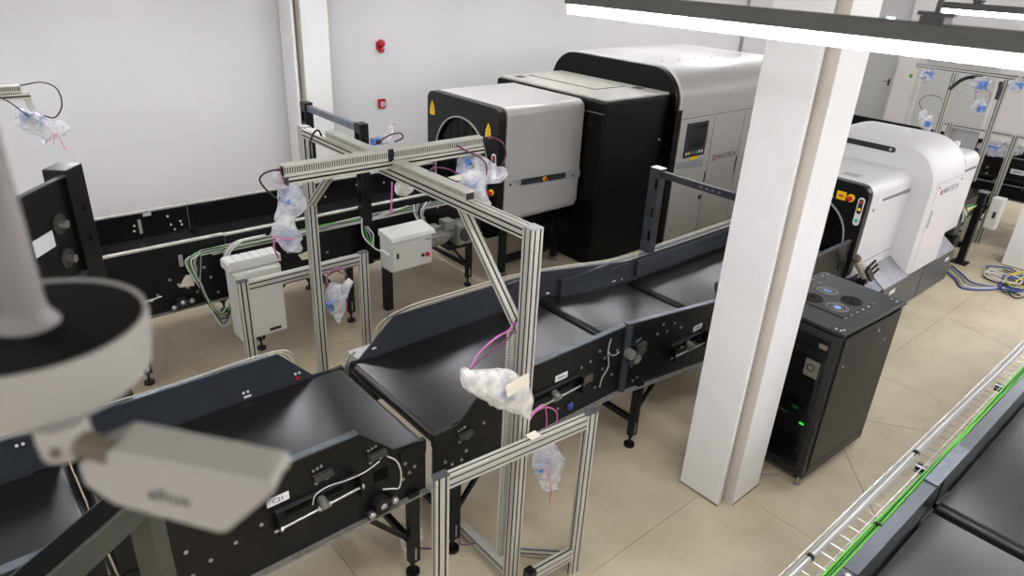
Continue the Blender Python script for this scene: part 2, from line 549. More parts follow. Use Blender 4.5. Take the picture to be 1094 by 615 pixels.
# ================================================================ scanner along the wall
def arch_loop(yc, zc, r, zb, n_arc=64, n_side=16):
    """arch: semicircle over straight jambs down to zb; same order as frame_loop"""
    out = []
    for k in range(n_side):
        out.append((yc - r, zb + (zc - zb) * k / n_side))
    for k in range(n_arc + 1):
        t = math.pi - math.pi * k / n_arc
        out.append((yc + r * math.cos(t), zc + r * math.sin(t)))
    for k in range(n_side):
        out.append((yc + r, zc + (zb - zc) * (k + 1) / n_side))
    return out
def frame_loop(inner, y0, y1, z0, z1, r, yc, zc):
    """points on the rounded rectangle y0..y1, z0..z1 in the direction of each inner point from (yc, zc)"""
    out = []
    for (y, z) in inner:
        dy, dz = y - yc, z - zc
        L = math.hypot(dy, dz) or 1
        dy, dz = dy / L, dz / L
        lo, hi = 0.0, 10.0
        for _ in range(40):
            m_ = (lo + hi) / 2
            a, b = yc + dy * m_, zc + dz * m_
            qx = max(abs(a - (y0 + y1) / 2) - ((y1 - y0) / 2 - r), 0)
            qz = max(abs(b - (z0 + z1) / 2) - ((z1 - z0) / 2 - r), 0)
            inside = abs(a - (y0 + y1) / 2) <= (y1 - y0) / 2 and abs(b - (z0 + z1) / 2) <= (z1 - z0) / 2 and math.hypot(qx, qz) <= r
            if inside:
                lo = m_
            else:
                hi = m_
        out.append((yc + dy * lo, zc + dz * lo))
    return out
def warning_sign(t, x, yc, z, s):
    """yellow triangle over a yellow plate on a face looking towards -x"""
    m = MB().yz([(yc - .5 * s, z), (yc + .5 * s, z), (yc, z + .95 * s)], x - .003, x)
    a = m.build('warning_triangle', YEL, t)
    MB().yz([(yc - .06 * s, z + .2 * s), (yc + .06 * s, z + .2 * s), (yc, z + .62 * s)], x - .005, x - .003).build('bolt_mark', INK, a)
    b = MB().box(x - .003, x, yc - .5 * s, yc + .5 * s, z - .85 * s, z - .08 * s).build('warning_plate', YEL, t)
    m = MB()
    for k in range(3):
        m.box(x - .0045, x - .003, yc - .34 * s, yc + (.34 - .1 * k) * s, z - (.3 + .17 * k) * s, z - (.24 + .17 * k) * s)
    m.build('print_lines', INKG, b)
def estop(t, x, y, z, r, n=(-1, 0, 0)):
    n = Vector(n)
    p = Vector((x, y, z))
    a = MB().cyl(p, p + n * .012, r * 1.45, 20).build('emergency_stop', YEL, t)
    MB().lathe(p + n * .012, n, [(r * .6, 0), (r * .6, .02), (r, .025), (r * .95, .045), (r * .5, .052)], 18).build('stop_button', RED, a, smooth=40)
def traffic_plate(t, x, y, z0, z1, wd):
    a = MB().yz(rrect(y - wd / 2, y + wd / 2, z0, z1, wd * .48, 6), x - .006, x).build('indicator_plate', PAPER, t)
    h = z1 - z0
    MB().yz(rrect(y - wd * .34, y + wd * .34, z0 + h * .42, z1 - h * .06, wd * .3, 6), x - .008, x - .006).build('indicator_inlay', INK, a)
    for k, (c, zz) in enumerate(((RED, .84), (YEL, .58), (GRN, .18))):
        MB().lathe((x - .007, y, z0 + h * zz), (-1, 0, 0), [(wd * .26, 0), (wd * .24, .012), (wd * .1, .018)], 14).build('indicator_light', c, a, smooth=40)

t1 = thing('baggage_scanner', 'large white and black baggage scanner along the long wall', 'scanner', (8.4, 7.2, 0), 'baggage scanners')
# entry hood
Y0, Y1, Z0, Z1 = 6.42, 7.97, 0.85, 2.36
m = MB().loft([[(x, a, b) for a, b in rrect(Y0, Y1, Z0, Z1, .11, 8)] for x in (5.585, 6.93)] + [[(6.98, a, b) for a, b in rrect(Y0 + .03, Y1 - .03, Z0 + .03, Z1 - .03, .1, 8)]])
hood = m.build('entry_hood', MW, t1, smooth=35)
inn = arch_loop(7.195, 1.56, .57, 1.02)
out = frame_loop(inn, Y0 + .005, Y1 - .005, Z0 + .005, Z1 - .005, .11, 7.195, 1.45)
m = MB().ring_plate([(5.46, a, b) for a, b in out], [(5.46, a, b) for a, b in inn], (.12, 0, 0))
fr = m.build('front_bezel', BEZEL, t1, bevel=0.012)
inn2 = arch_loop(7.195, 1.56, .555, 1.035)
MB().ring_plate([(5.45, a, b) for a, b in inn], [(5.45, a, b) for a, b in inn2], (.02, 0, 0)).build('arch_trim', RAILB, fr)
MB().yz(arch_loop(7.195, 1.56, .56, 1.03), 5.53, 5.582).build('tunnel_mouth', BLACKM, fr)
m = MB()
for k in range(13):
    yy = 7.195 - .54 + k * .083
    top = 1.56 + math.sqrt(max(.54 ** 2 - (yy + .04 - 7.195) ** 2, .0004))
    m.box(5.505 + .006 * (k % 2), 5.515 + .006 * (k % 2), yy, yy + .078, 1.10, top)
m.build('lead_curtain', MBK, fr, kind='stuff')
warning_sign(fr, 5.459, 7.84, 2.13, .105)
warning_sign(fr, 5.459, 6.63, 2.06, .105)
traffic_plate(fr, 5.459, 6.50, 1.42, 1.80, .085)
estop(fr, 5.459, 6.52, 1.29, .03)
MB().box(5.453, 5.459, 6.60, 6.66, 1.27, 1.32).build('key_switch', INKG, fr)
# side details of the hood
MB().xz([(5.6, 1.425), (6.97, 1.395), (6.97, 1.40), (5.6, 1.43)], Y0 - .002, Y0 + .002).build('panel_seam', INKG, hood)
b = MB().xz([(5.72, 1.425), (5.86, 1.33), (6.97, 1.29), (6.97, 1.40)], Y0 - .006, Y0 + .002).build('side_band', MG, hood)
MB().xz([(5.86, 1.43), (5.86, 1.35), (6.68, 1.32), (6.68, 1.40)], Y0 - .009, Y0 - .004).build('side_slot', INK, b)
estop(b, 6.28, Y0 - .008, 1.375, .022, (0, -1, 0))
for (a, c) in ((5.68, 1.385), (6.83, 1.335)):
    MB().cyl((a, Y0 - .009, c), (a, Y0, c), .016, 10).build('lock', INK, hood)
# stand under the hood
for (a, c) in ((5.75, 6.6), (6.75, 6.6), (5.75, 7.8), (6.75, 7.8)):
    l = MB().box(a - .04, a + .04, c - .04, c + .04, .08, .86).build('leg', BLACK, t1)
    MB().cyl((a, c, 0), (a, c, .03), .06, 14).cyl((a, c, .03), (a, c, .09), .015, 8).build('foot', ZINC, l)
MB().box(5.72, 6.8, 6.57, 6.63, .2, .3).build('stretcher', BLACK, t1)
MB().box(5.72, 6.8, 7.77, 7.83, .2, .3).build('stretcher', BLACK, t1)
MB().box(5.6, 6.98, 6.75, 7.65, .55, .86).build('under_box', BLACKM, t1)
# middle block
mid = MB().box(7.0, 8.36, 6.07, 8.33, .05, 2.36).build('middle_cabinet', MBK, t1, bevel=.02)
top = MB().box(7.02, 8.35, 6.09, 8.31, 2.362, 2.40).build('cabinet_top', MTOP, t1, bevel=.03, seg=3)
MB().box(7.45, 8.1, 6.72, 8.12, 2.4005, 2.404).build('panel_gap', INK, top)
MB().box(7.47, 8.08, 6.74, 8.10, 2.401, 2.410).build('access_panel', MTOP, top, bevel=.003)
for (a, c) in ((7.22, 8.05), (8.2, 6.55)):
    MB().box(a - .06, a + .06, c - .07, c + .07, 2.4005, 2.406).build('vent', INK, top)
MB().box(6.994, 7.0, 6.1, 7.35, 2.2, 2.21).build('panel_seam', INKG, mid)
MB().box(6.99, 7.0, 6.085, 6.10, .1, 2.33).build('edge_strip', BEZEL, mid)
MB().box(7.05, 8.3, 6.15, 8.25, 0.0, .05).build('plinth', BLACKM, mid)
MB().cyl((8.2, 6.055, 1.75), (8.2, 6.07, 1.75), .018, 10).build('lock', ZINC, mid)
# main gantry
ya, yb, zt = 5.95, 8.55, 2.74
prof = rrect(ya, yb, .06, zt, .5, 14, (.03, .48, .48, .03))
prof2 = rrect(ya + .03, yb - .03, .09, zt - .03, .5, 14, (.03, .46, .46, .03))
MB().loft([[(8.36, a, b) for a, b in prof2], [(8.50, a, b) for a, b in prof2]]).build('front_plate', MBK, t1, smooth=35)
sh = MB().loft([[(x, a, b) for a, b in prof] for x in (8.47, 11.3)]).build('gantry_shell', MW, t1, smooth=35)
MB().ring_plate([(8.452, a, b) for a, b in prof], [(8.452, a, b) for a, b in prof2], (.02, 0, 0)).build('shell_edge', MW2, sh)
MB().box(8.36, 8.50, ya - .012, ya + .02, .08, 2.16).build('corner_post', MBK, t1, bevel=.004)
MB().box(8.5, 11.3, ya - .003, ya + .004, 2.015, 2.027).build('panel_seam', INKG, sh)
MB().box(8.45, 11.35, ya + .02, yb - .02, 0, .07).build('plinth', BLACKM, t1)
for (a, c, nm) in ((8.52, 9.36, 'screen_panel'), (9.375, 10.2, 'door_panel'), (10.215, 11.25, 'door_panel')):
    p = MB().box(a, c, ya - .012, ya, .1, 2.0).build(nm, MW, sh, bevel=.004)
    if nm == 'screen_panel':
        scr = p
    if c == 10.2:
        dp = p
MB().box(8.67, 9.2, ya - .03, ya - .012, 1.43, 1.95).build('screen_frame', INK, scr, bevel=.008)
MB().box(8.73, 9.13, ya - .033, ya - .030, 1.57, 1.91).build('display', SCREEN, scr)
for k, c in enumerate((PAPER, YEL, INKG, INKG, GRN, WCAB, PAPER)):
    MB().box(8.71 + .065 * k, 8.745 + .065 * k, ya - .034, ya - .030, 1.475, 1.515).build('key', c, scr)
MB().box(8.86, 9.05, ya - .02, ya - .012, 1.375, 1.425).build('yellow_tag', YEL, scr)
MB().xz([(8.53, 1.28), (9.22, 1.23), (9.22, 1.34), (9.15, 1.36), (8.53, 1.38)], ya - .015, ya - .0125).build('grey_stripe', MG, scr)
MB().cyl((9.28, ya - .018, 1.66), (9.28, ya - .012, 1.66), .025, 12).build('lock', ZINC, scr)
MB().box(9.33, 9.35, ya - .022, ya - .012, .85, 1.13).build('handle', INK, scr)
MB().cyl((9.30, ya - .02, .72), (9.30, ya - .012, .72), .04, 12).build('latch', INK, scr)
lg = text('NUCTECH', .115, (9.87, ya - .0135, 1.325), (1, 0, 0), (0, 0, 1), INK, dp)
m = MB().ring_plate([(9.53 + .05 * math.cos(2 * math.pi * k / 12), ya - .0125, 1.325 + .05 * math.sin(2 * math.pi * k / 12)) for k in range(12)],
                    [(9.53 + .03 * math.cos(2 * math.pi * k / 12), ya - .0125, 1.325 + .03 * math.sin(2 * math.pi * k / 12)) for k in range(12)], (0, -.002, 0))
m.build('logo_ring', INKR, dp)
MB().box(10.17, 10.19, ya - .022, ya - .012, 1.0, 1.26).build('handle', INK, dp)
MB().cyl((10.42, ya - .02, 1.72), (10.42, ya - .012, 1.72), .04, 12).build('latch', INK, sh)
for k in range(6):
    MB().cyl((8.75 + .42 * k, 6.62, zt - .004), (8.75 + .42 * k, 6.62, zt + .006), .018, 8).build('bolt', INKG, sh)

# ================================================================ second scanner, in line with the front belt
t2 = thing('baggage_scanner', 'white arched baggage scanner on a grey base beyond the column', 'scanner', (9.8, 3.6, 0), 'baggage scanners')
ya, yb = 2.72, 4.48
MB().box(8.72, 11.15, ya, yb, .02, .50).build('base', BASE, t2, bevel=.012)
for (a, c) in ((8.72, 9.46), (10.44, 11.15)):
    MB().yz([(ya, .502), (2.99, .70), (4.2, .70), (yb, .502)], a, c).build('base_slope', SLOPE, t2)
MB().box(10.0, 10.008, ya - .003, ya, .04, .49).build('base_seam', INK, t2)
MB().box(8.95, 9.12, ya - .003, ya, .36, .42).build('base_label', PAPER, t2)
MB().box(10.85, 11.0, ya - .003, ya, .36, .41).build('base_label', PAPER, t2)
for k in range(2):
    MB().cyl((8.9 + 2 * k, 2.9, 0), (8.9 + 2 * k, 2.9, .03), .05, 12).build('foot', BLACK, t2)
HY0, HY1, HZ0, HZ1 = 3.0, 4.25, .66, 1.84
h2 = MB().loft([[(x, a, b) for a, b in rrect(HY0, HY1, HZ0, HZ1, .13, 10, (.03, .15, .15, .03))] for x in (8.30, 9.5)]).build('entry_hood', MW2, t2, smooth=35)
inn = arch_loop(3.625, 1.12, .47, .72)
out = frame_loop(inn, HY0 + .003, HY1 - .003, HZ0 - .02, HZ1 - .003, .12, 3.625, 1.15)
fb = MB().ring_plate([(8.19, a, b) for a, b in out], [(8.19, a, b) for a, b in inn], (.12, 0, 0)).build('front_bezel', BEZEL, t2, bevel=.012)
MB().ring_plate([(8.183, a, b) for a, b in inn], [(8.183, a, b) for a, b in arch_loop(3.625, 1.12, .455, .735)], (.02, 0, 0)).build('arch_trim', RAILB, fb)
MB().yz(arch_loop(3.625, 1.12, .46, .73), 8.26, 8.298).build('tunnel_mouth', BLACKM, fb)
m = MB()
for k in range(11):
    yy = 3.625 - .44 + k * .08
    tp = 1.12 + math.sqrt(max(.44 ** 2 - (yy + .04 - 3.625) ** 2, .0004))
    m.box(8.235 + .006 * (k % 2), 8.245 + .006 * (k % 2), yy, yy + .074, .95, tp)
m.build('lead_curtain', MBK, fb, kind='stuff')
a = MB().yz([(3.40, 1.61), (3.50, 1.61), (3.45, 1.70)], 8.187, 8.19).build('warning_triangle', YEL, fb)
MB().yz([(3.44, 1.63), (3.46, 1.63), (3.45, 1.67)], 8.185, 8.187).build('bolt_mark', INK, a)
b = MB().box(8.187, 8.19, 3.26, 3.37, 1.61, 1.71).build('warning_plate', YEL, fb)
m = MB().box(8.185, 8.187, 3.285, 3.345, 1.65, 1.67)
m.build('print_lines', INKR, b)
estop(fb, 8.19, 3.20, 1.66, .032)
traffic_plate(fb, 8.189, 3.07, 1.36, 1.70, .075)
MB().box(8.45, 8.62, 3.30, 3.5, HZ1 - .001, HZ1 + .002).build('top_label', DOORG, h2)
MB().xz([(8.62, 1.60), (8.62, 1.63), (9.44, 1.63), (9.44, 1.58)], HY0 - .004, HY0 + .004).build('grip_slot', INKG, h2)
MB().box(8.32, 9.46, HY0 - .003, HY0 + .003, .82, .826).build('panel_seam', INKG, h2)
MB().cyl((8.42, HY0 - .006, 1.52), (8.42, HY0, 1.52), .014, 10).build('lock', INK, h2)
MB().box(8.48, 8.58, HY0 - .003, HY0, 1.60, 1.68).build('side_label', PAPER, h2)
prof = rrect(ya, yb, .503, 2.18, .5, 16, (.02, .5, .5, .02))
prof2 = rrect(ya + .04, yb - .04, .53, 2.135, .5, 16, (.02, .47, .47, .02))
body = MB().loft([[(9.43, a, b) for a, b in prof2]] + [[(x, a, b) for a, b in prof] for x in (9.50, 10.40)] + [[(10.44, a, b) for a, b in prof2]]).build('gantry_body', MW2, t2, smooth=40)
MB().yz(rrect(3.30, 4.1, 2.01, 2.08, .034, 6), 9.424, 9.44).build('camera_slot', INK, body)
MB().cyl((9.42, 3.36, 2.045), (9.425, 3.36, 2.045), .02, 10).build('slot_lens', ZINC, body)
MB().box(9.52, 10.40, ya - .002, ya + .004, 1.735, 1.742).build('panel_seam', DOORG, body)
MB().box(9.505, 9.512, ya - .002, ya + .004, .52, 1.73).build('panel_seam', DOORG, body)
MB().box(9.56, 9.58, ya - .012, ya, 1.15, 1.38).build('handle', DOORG, body)
text('NUCTECH', .11, (10.02, ya - .002, 1.60), (1, 0, 0), (0, 0, 1), INKG, body)
MB().box(9.68, 9.72, ya - .004, ya, 1.57, 1.63).build('logo_ring', INKR, body)
for (a, c) in ((9.58, 1.68), (10.34, 1.68)):
    MB().cyl((a, ya - .006, c), (a, ya, c), .016, 8).build('lock', INKG, body)
rh = MB().loft([[(x, a, b) for a, b in rrect(2.75, 4.45, .86, 1.95, .1, 8, (.03, .12, .12, .03))] for x in (10.43, 10.95)]).build('exit_hood', MW2, t2, smooth=35)
MB().box(10.47, 10.9, 2.743, 2.75, 1.74, 1.77).build('grip_slot', INKG, rh)
for k in range(5):
    MB().box(10.75 + .02 * k, 10.80 + .02 * k, 3.0 + .12 * k, 3.06 + .12 * k, 1.95, 2.06).build('cable_gland', PAPER, t2)

# ================================================================ server rack
rk = thing('server_rack', 'tall black server rack on castors beside the white column', 'rack', (5.08, 1.765, 0))
W_, D_, H_ = .74, 1.03, 1.51
ox, oy = 5.08, 1.765
def rb(x0, x1, y0, y1, z0, z1):
    return MB().box(ox + x0, ox + x1, oy + y0, oy + y1, z0, z1)
fr = MB()
for (a, b) in ((0, 0), (D_ - .05, 0), (0, W_ - .05), (D_ - .05, W_ - .05)):
    fr.box(ox + a, ox + a + .05, oy + b, oy + b + .05, .08, H_ - .03)
fr.box(ox, ox + D_, oy, oy + W_, .08, .13)
fr.build('frame', RACK, rk)
s = rb(.04, D_ - .04, -.012, .0, .14, H_ - .06).build('side_panel', RACK, rk, bevel=.006)
rb(.05, D_ - .05, -.016, -.012, .19, .2).build('panel_rib', RACK, s)
for (a, z) in ((.12, 1.18), (.80, 1.22), (.62, 1.36)):
    MB().cyl((ox + a, oy - .02, z), (ox + a, oy - .012, z), .012, 10).build('latch', ZINC, s)
rb(.04, D_ - .04, W_, W_ + .012, .14, H_ - .06).build('side_panel', RACK, rk, bevel=.006)
rb(D_ - .012, D_ + .005, .03, W_ - .03, .14, H_ - .06).build('rear_panel', RACK, rk)
tp = rb(-.015, D_ + .015, -.015, W_ + .015, H_ - .03, H_).build('top_panel', RACKT, rk, bevel=.006)
fp = rb(.26, .76, .15, .61, H_ + .0005, H_ + .006).build('fan_plate', RACKT, tp, bevel=.003)
for i, (a, b) in enumerate(((.39, .27), (.39, .49), (.63, .27), (.63, .49))):
    c = (ox + a, oy + b, H_ + .006)
    g = MB()
    for q in (.035, .055, .075, .09):
        n = 20
        g.ring_plate([(c[0] + q * math.cos(2 * math.pi * k / n), c[1] + q * math.sin(2 * math.pi * k / n), c[2] + .002) for k in range(n)],
                     [(c[0] + (q - .006) * math.cos(2 * math.pi * k / n), c[1] + (q - .006) * math.sin(2 * math.pi * k / n), c[2] + .002) for k in range(n)], (0, 0, .003))
    fan = MB().cyl(c, (c[0], c[1], c[2] + .0015), .09, 24).build('fan', BLACKM, fp)
    g.build('fan_grille', ZINC if i in (0, 3) else BLACK, fp)
    if i in (0, 3):
        MB().cyl((c[0], c[1], c[2] + .002), (c[0], c[1], c[2] + .006), .032, 14).build('fan_hub', SENS, fp)
m = MB()
for k in range(6):
    for b in (.13, .63):
        m.ell((ox + .27 + .095 * k, oy + b, H_ + .004), .009, .009, .006, 8, 4)
for (a, b) in ((.03, .04), (.06, .03), (.03, .08), (D_ - .05, .04), (D_ - .08, .04), (D_ - .05, .09), (D_ - .03, W_ - .05), (D_ - .12, W_ - .05), (.5, W_ - .04), (.75, W_ - .04)):
    m.ell((ox + a, oy + b, H_ + .004), .01, .01, .006, 8, 4)
m.build('screws', ZINC, tp, kind='stuff')
dr = MB().ring_plate([(ox - .03, oy + a, b) for a, b in rrect(0, W_, .1, H_ - .035, .004, 2)], [(ox - .03, oy + a, b) for a, b in rrect(.06, W_ - .06, .17, H_ - .1, .004, 2)], (.025, 0, 0)).build('front_door', RACK, rk, bevel=.003)
gl = mat('door_glass', '0c0d0d', 0.06, spec=0.7, alpha=0.32)
rb(-.02, -.015, .06, W_ - .06, .17, H_ - .1).build('door_glass', gl, dr)
rb(.10, .12, .03, W_ - .03, .14, H_ - .06).build('mount_panel', BLACKM, rk)
for z, h, c in ((1.22, .05, MBK), (1.02, .14, MBK), (.62, .09, MBK), (.42, .18, RACK), (.22, .05, MBK)):
    u = rb(.03, .10, .08, W_ - .08, z, z + h).build('rack_unit', c, rk, bevel=.003)
rb(.02, .03, .12, .24, 1.02, 1.17).build('unit_faceplate', CARD, rk)
MB().ring_plate([(ox + .018, oy + .19 + .035 * math.cos(k * .5236), 1.10 + .035 * math.sin(k * .5236)) for k in range(12)], [(ox + .018, oy + .19 + .026 * math.cos(k * .5236), 1.10 + .026 * math.sin(k * .5236)) for k in range(12)], (.003, 0, 0)).build('cable_ring', INK, rk)
rb(.02, .03, .10, .17, 1.30, 1.34).build('unit_faceplate', CARD, rk)
rb(.02, .03, .12, .16, .56, .575).build('status_light', GLOWG, rk)
rb(.02, .03, .28, .46, .60, .606).build('unit_trim', DOORG, rk)
rb(.02, .03, .20, .26, .68, .70).build('status_light', EXITM, rk)
for (a, b) in ((.08, .08), (D_ - .1, .08), (.08, W_ - .08), (D_ - .1, W_ - .08)):
    c = MB().cyl((ox + a, oy + b - .012, .035), (ox + a, oy + b + .012, .035), .035, 14).build('castor', BLACK, rk)
    MB().box(ox + a - .03, ox + a + .03, oy + b - .02, oy + b + .02, .05, .082).build('castor_fork', ZINC, c)
MB().cyl((ox + .0, oy + .03, .0), (ox + .0, oy + .03, .012), .022, 12).cyl((ox + .0, oy + .03, .012), (ox + .0, oy + .03, .1), .008, 8).build('levelling_foot', ZINC, rk)
rk.rotation_euler.z = math.radians(-2.6)
tag(MB().tube([(5.05, 1.95, .012), (4.98, 2.02, .012), (4.9, 2.1, .012), (4.83, 2.2, .012)], .008).build('floor_cable', GRCAB, smooth=60), 'short grey cable on the floor between column and server rack', 'cable')

# ================================================================ conveyors
def studs(pts, y, r=.011, d=-1):
    m = MB()
    for x, z in pts:
        m.cyl((x, y, z), (x, y + d * .008, z), r, 8)
    return m
def conveyor(label, x0, x1, y0, y1, zb0, zb1, near_top, far_top, rail_mat=None, legs=(), skirt=.42, group='belt conveyor sections', rail=None, far_rail=None, cat='conveyor', guard=None, leg_y=None):
    """belt conveyor along x. near_top / far_top: (x, height over belt) outline of the upper plate edge"""
    t = thing('belt_conveyor', label, cat, ((x0 + x1) / 2, (y0 + y1) / 2, 0), group)
    Z = lambda x: zb0 + (x - x0) / (x1 - x0) * (zb1 - zb0)
    r = .05
    pts = []
    for k in range(9):
        a = math.pi / 2 + math.pi * k / 8
        pts.append((x0 + r + r * math.cos(a), Z(x0) - r + r * math.sin(a)))
    for k in range(9):
        a = -math.pi / 2 + math.pi * k / 8
        pts.append((x1 - r + r * math.cos(a), Z(x1) - r + r * math.sin(a)))
    MB().xz(pts, y0 + .02, y1 - .02).build('belt', BELT, t, smooth=50)
    for yy, top, nm, mt in ((y0, near_top, 'side_plate', BLACK), (y1, far_top, 'guard_plate', guard or GUARD)):
        o = [(x, Z(x) + h) for x, h in top] + [(top[-1][0], Z(top[-1][0]) - skirt), (top[0][0], Z(top[0][0]) - skirt)]
        p = MB().xz(o, yy - .006, yy + .006).build(nm, mt, t)
        fy = yy - .05 if yy == y0 else yy
        MB().xz([(top[0][0], Z(top[0][0]) - skirt), (top[-1][0], Z(top[-1][0]) - skirt), (top[-1][0], Z(top[-1][0]) - skirt + .012), (top[0][0], Z(top[0][0]) - skirt + .012)], fy, fy + .05).build('bottom_flange', FLANGE, p)
        if yy == y0:
            sp = p
        else:
            gp = p
    for seg, par, yy in ((rail, sp, y0), (far_rail, gp, y1)):
        if not seg:
            continue
        xa, xb, h = seg
        th = .02 if rail_mat else .014
        s = 1 if yy == y0 else -1
        y_a, y_b = sorted((yy - s * .012, yy + s * .035))
        MB().xz([(xa, Z(xa) + h), (xb, Z(xb) + h), (xb, Z(xb) + h + th), (xa, Z(xa) + h + th)], y_a, y_b).build('top_rail', rail_mat or RAIL, par, bevel=.003)
    for yy in (y0, y1):
        for xe in (x0, x1):
            s = 1 if xe == x0 else -1
            e = MB().xz([(xe, Z(xe) - .10), (xe, Z(xe) + .004), (xe + s * .17, Z(xe) + .004), (xe + s * .2, Z(xe) - .02), (xe + s * .2, Z(xe) - .10)], yy - .018, yy + .022).build('end_bracket', BLACK, t, bevel=.004)
    ly = leg_y or (y0 + .0, y1 - .0)
    for lx in legs:
        zt = Z(lx) - skirt + .05
        for yy in ly:
            s = -1 if yy == ly[0] else 1
            l = MB().box(lx - .04, lx + .04, yy + s * .01 - .03, yy + s * .01 + .03, .13, zt).build('leg', BLACK, t, bevel=.004)
            f = MB().cyl((lx, yy, 0), (lx, yy, .025), .05, 16).cyl((lx, yy, .025), (lx, yy, .16), .012, 8).cyl((lx, yy, .10), (lx, yy, .12), .022, 6)
            f.build('foot', BLACK, l)
            MB().box(lx - .006, lx + .006, yy + s * .042 - .002, yy + s * .042 + .002, .16, .27).build('slot', ZINC, l)
        MB().box(lx - .02, lx + .02, ly[0], ly[1], .26, .31).build('cross_brace', BLACK, t)
        sd = 1 if lx - x0 < .45 else -1
        MB().bar((lx + .0, ly[0] + .02, .30), (lx + sd * .38, ly[0] + .02, zt - .02), .03, .03).build('diagonal_brace', BLACK, t)
    t['_z'] = 0
    del t['_z']
    return t, sp, gp, Z
def takeup(par, x, y, z, L=.4, slope=0.0):
    """belt tensioning screw on the near face of a side plate"""
    MB().box(x - L * .38, x + L * .32, y - .0095, y - .006, z - .012, z + .02).build('tension_slot', BLACKM, par)
    r = MB().cyl((x - L * .55, y - .05, z - .05), (x + L * .55, y - .05, z - .02 + slope), .009, 8)
    r.build('tension_rod', ZINC, par, smooth=50)
    for q in (-.5, .5):
        b = MB().box(x + L * q - .004, x + L * q + .004, y - .075, y - .006, z - .09, z + .06)
        b.build('tension_bracket', BLACK, par)
        MB().cyl((x + L * q + .006, y - .05, z - .035 + .03 * q), (x + L * q + .022, y - .05, z - .035 + .03 * q), .017, 6).build('nut', ZINC, par)
    MB().box(x - L * .5, x + L * .5, y - .03, y - .006, z + .055, z + .062).build('tension_cover', GUARD, par)
    MB().cyl((x + .02, y - .075, z - .02), (x + .02, y - .006, z), .026, 14).cyl((x - .02, y - .05, z - .036), (x + .06, y - .05, z - .032), .02, 6).build('axle_end', MOTOR, par, smooth=40)
def sensor_block(par, x, y, z):
    MB().box(x - .06, x + .06, y - .045, y - .006, z - .018, z + .022).build('sensor_block', OLIVE, par, bevel=.005)
    studs([(x - .05, z + .05), (x - .025, z + .055), (x, z + .06)], y - .006, .009).build('studs', ZINC, par, kind='stuff')
    studs([(x - .04, z - .045), (x + .03, z - .04)], y - .006, .012).build('studs', ZINC, par, kind='stuff')
def bearing(par, x, y, z):
    MB().bar((x - .11, y - .03, z - .035), (x + .11, y - .03, z + .0), .05, .03, (0, 1, 0)).build('bearing_foot', INK, par, bevel=.006)
    MB().cyl((x, y - .07, z + .015), (x, y - .006, z + .015), .055, 18).build('bearing_housing', INK, par, smooth=40)
    for q in (-.085, 0, .085):
        MB().lathe((x + q, y - .05, z + (.0 if q else .015) + q * .16), (0, -1, 0), [(.024, 0), (.024, .022), (.014, .03)], 10).build('bolt_head', ZINC, par, smooth=40)
def plate_label(par, x, y, z, w, h, body=None):
    p = MB().box(x - w / 2, x + w / 2, y - .010, y - .006, z - h / 2, z + h / 2).build('label_plate', PAPER, par)
    if body:
        text(body, h * .75, (x, y - .0105, z), (1, 0, 0), (0, 0, 1), INK, p.parent and p)
    else:
        m = MB()
        for k in range(4):
            m.box(x - w * .3 + k * w * .16, x - w * .3 + k * w * .16 + w * .1, y - .0112, y - .010, z - h * .15, z + h * .15)
        m.build('print_marks', INKG, p, kind='stuff')

YN, YF = 3.05, 4.15
# section under the surveillance camera, bottom left
c22, sp, gp, Z = conveyor('dark belt conveyor section in the lower left corner under the surveillance camera', -1.4, .235, YN, YF, 1.16, 1.16,
    [(-1.4, .30), (.20, .30)], [(-1.4, .28), (.20, .28)], legs=(-.9,), rail=(-1.4, .20, .30), far_rail=(-1.4, .2, .28))
studs([(-.25, 1.26), (-.1, 1.27)], YN, .01).build('studs', ZINC, sp, kind='stuff')
studs([(.02, 1.38), (.05, 1.38)], YF - .016, .009).build('studs', PAPER, gp, kind='stuff')
# section C21
c21, sp, gp, Z = conveyor('belt conveyor section carrying the C21 label', .245, 2.06, YN, YF, 1.15, 1.14,
    [(.25, .26), (1.58, .26), (1.82, .03), (2.06, 0)], [(.27, .30), (1.57, .28), (1.81, .02), (2.06, 0)], legs=(.75, 1.95), rail=(.27, 1.58, .255))
plate_label(sp, 1.06, YN, 1.19, .13, .055, 'C21')
takeup(sp, 1.29, YN, 1.06, .52)
sensor_block(sp, 1.33, YN, 1.23)
sensor_block(sp, 1.69, YN, 1.20)
bearing(sp, 1.70, YN, .80)
MB().box(1.67, 1.77, YN - .011, YN - .006, .98, 1.06).build('cut_out', BLACKM, sp)
studs([(.45, .98), (.56, .94), (.66, .99), (.80, 1.03), (.95, 1.07), (1.90, 1.02), (1.93, .93), (1.88, .90), (1.97, .96), (.55, 1.12), (1.0, 1.22)], YN - .006, .012).build('studs', ZINC, sp, kind='stuff')
MB().tube([(1.24, 3.0, 1.08), (1.26, 2.99, 1.15), (1.34, 2.99, 1.17), (1.46, 2.98, 1.16), (1.58, 2.98, 1.16), (1.68, 2.98, 1.19)], .004).build('sensor_cable', WCAB, sp, smooth=60)
MB().tube([(1.74, 2.99, 1.19), (1.80, 2.98, 1.13), (1.83, 2.98, 1.02), (1.82, 2.99, .90), (1.76, 2.98, .93), (1.70, 2.99, .95)], .005).build('sensor_cable', WCAB, sp, smooth=60)
studs([(1.30, 1.21), (1.33, 1.21), (1.68, 1.22), (1.71, 1.22)], YF - .006, .009).build('studs', PAPER, gp, kind='stuff')
MB().box(1.30, 1.35, YF - .011, YF - .006, 1.165, 1.18).build('slot_mark', PAPER, gp)
MB().box(1.68, 1.71, YF - .011, YF - .006, 1.17, 1.19).build('red_mark', RED, gp)
MB().box(.35, 1.5, YF - .03, YF - .006, 1.435, 1.445).build('guard_lip', RAIL, gp)
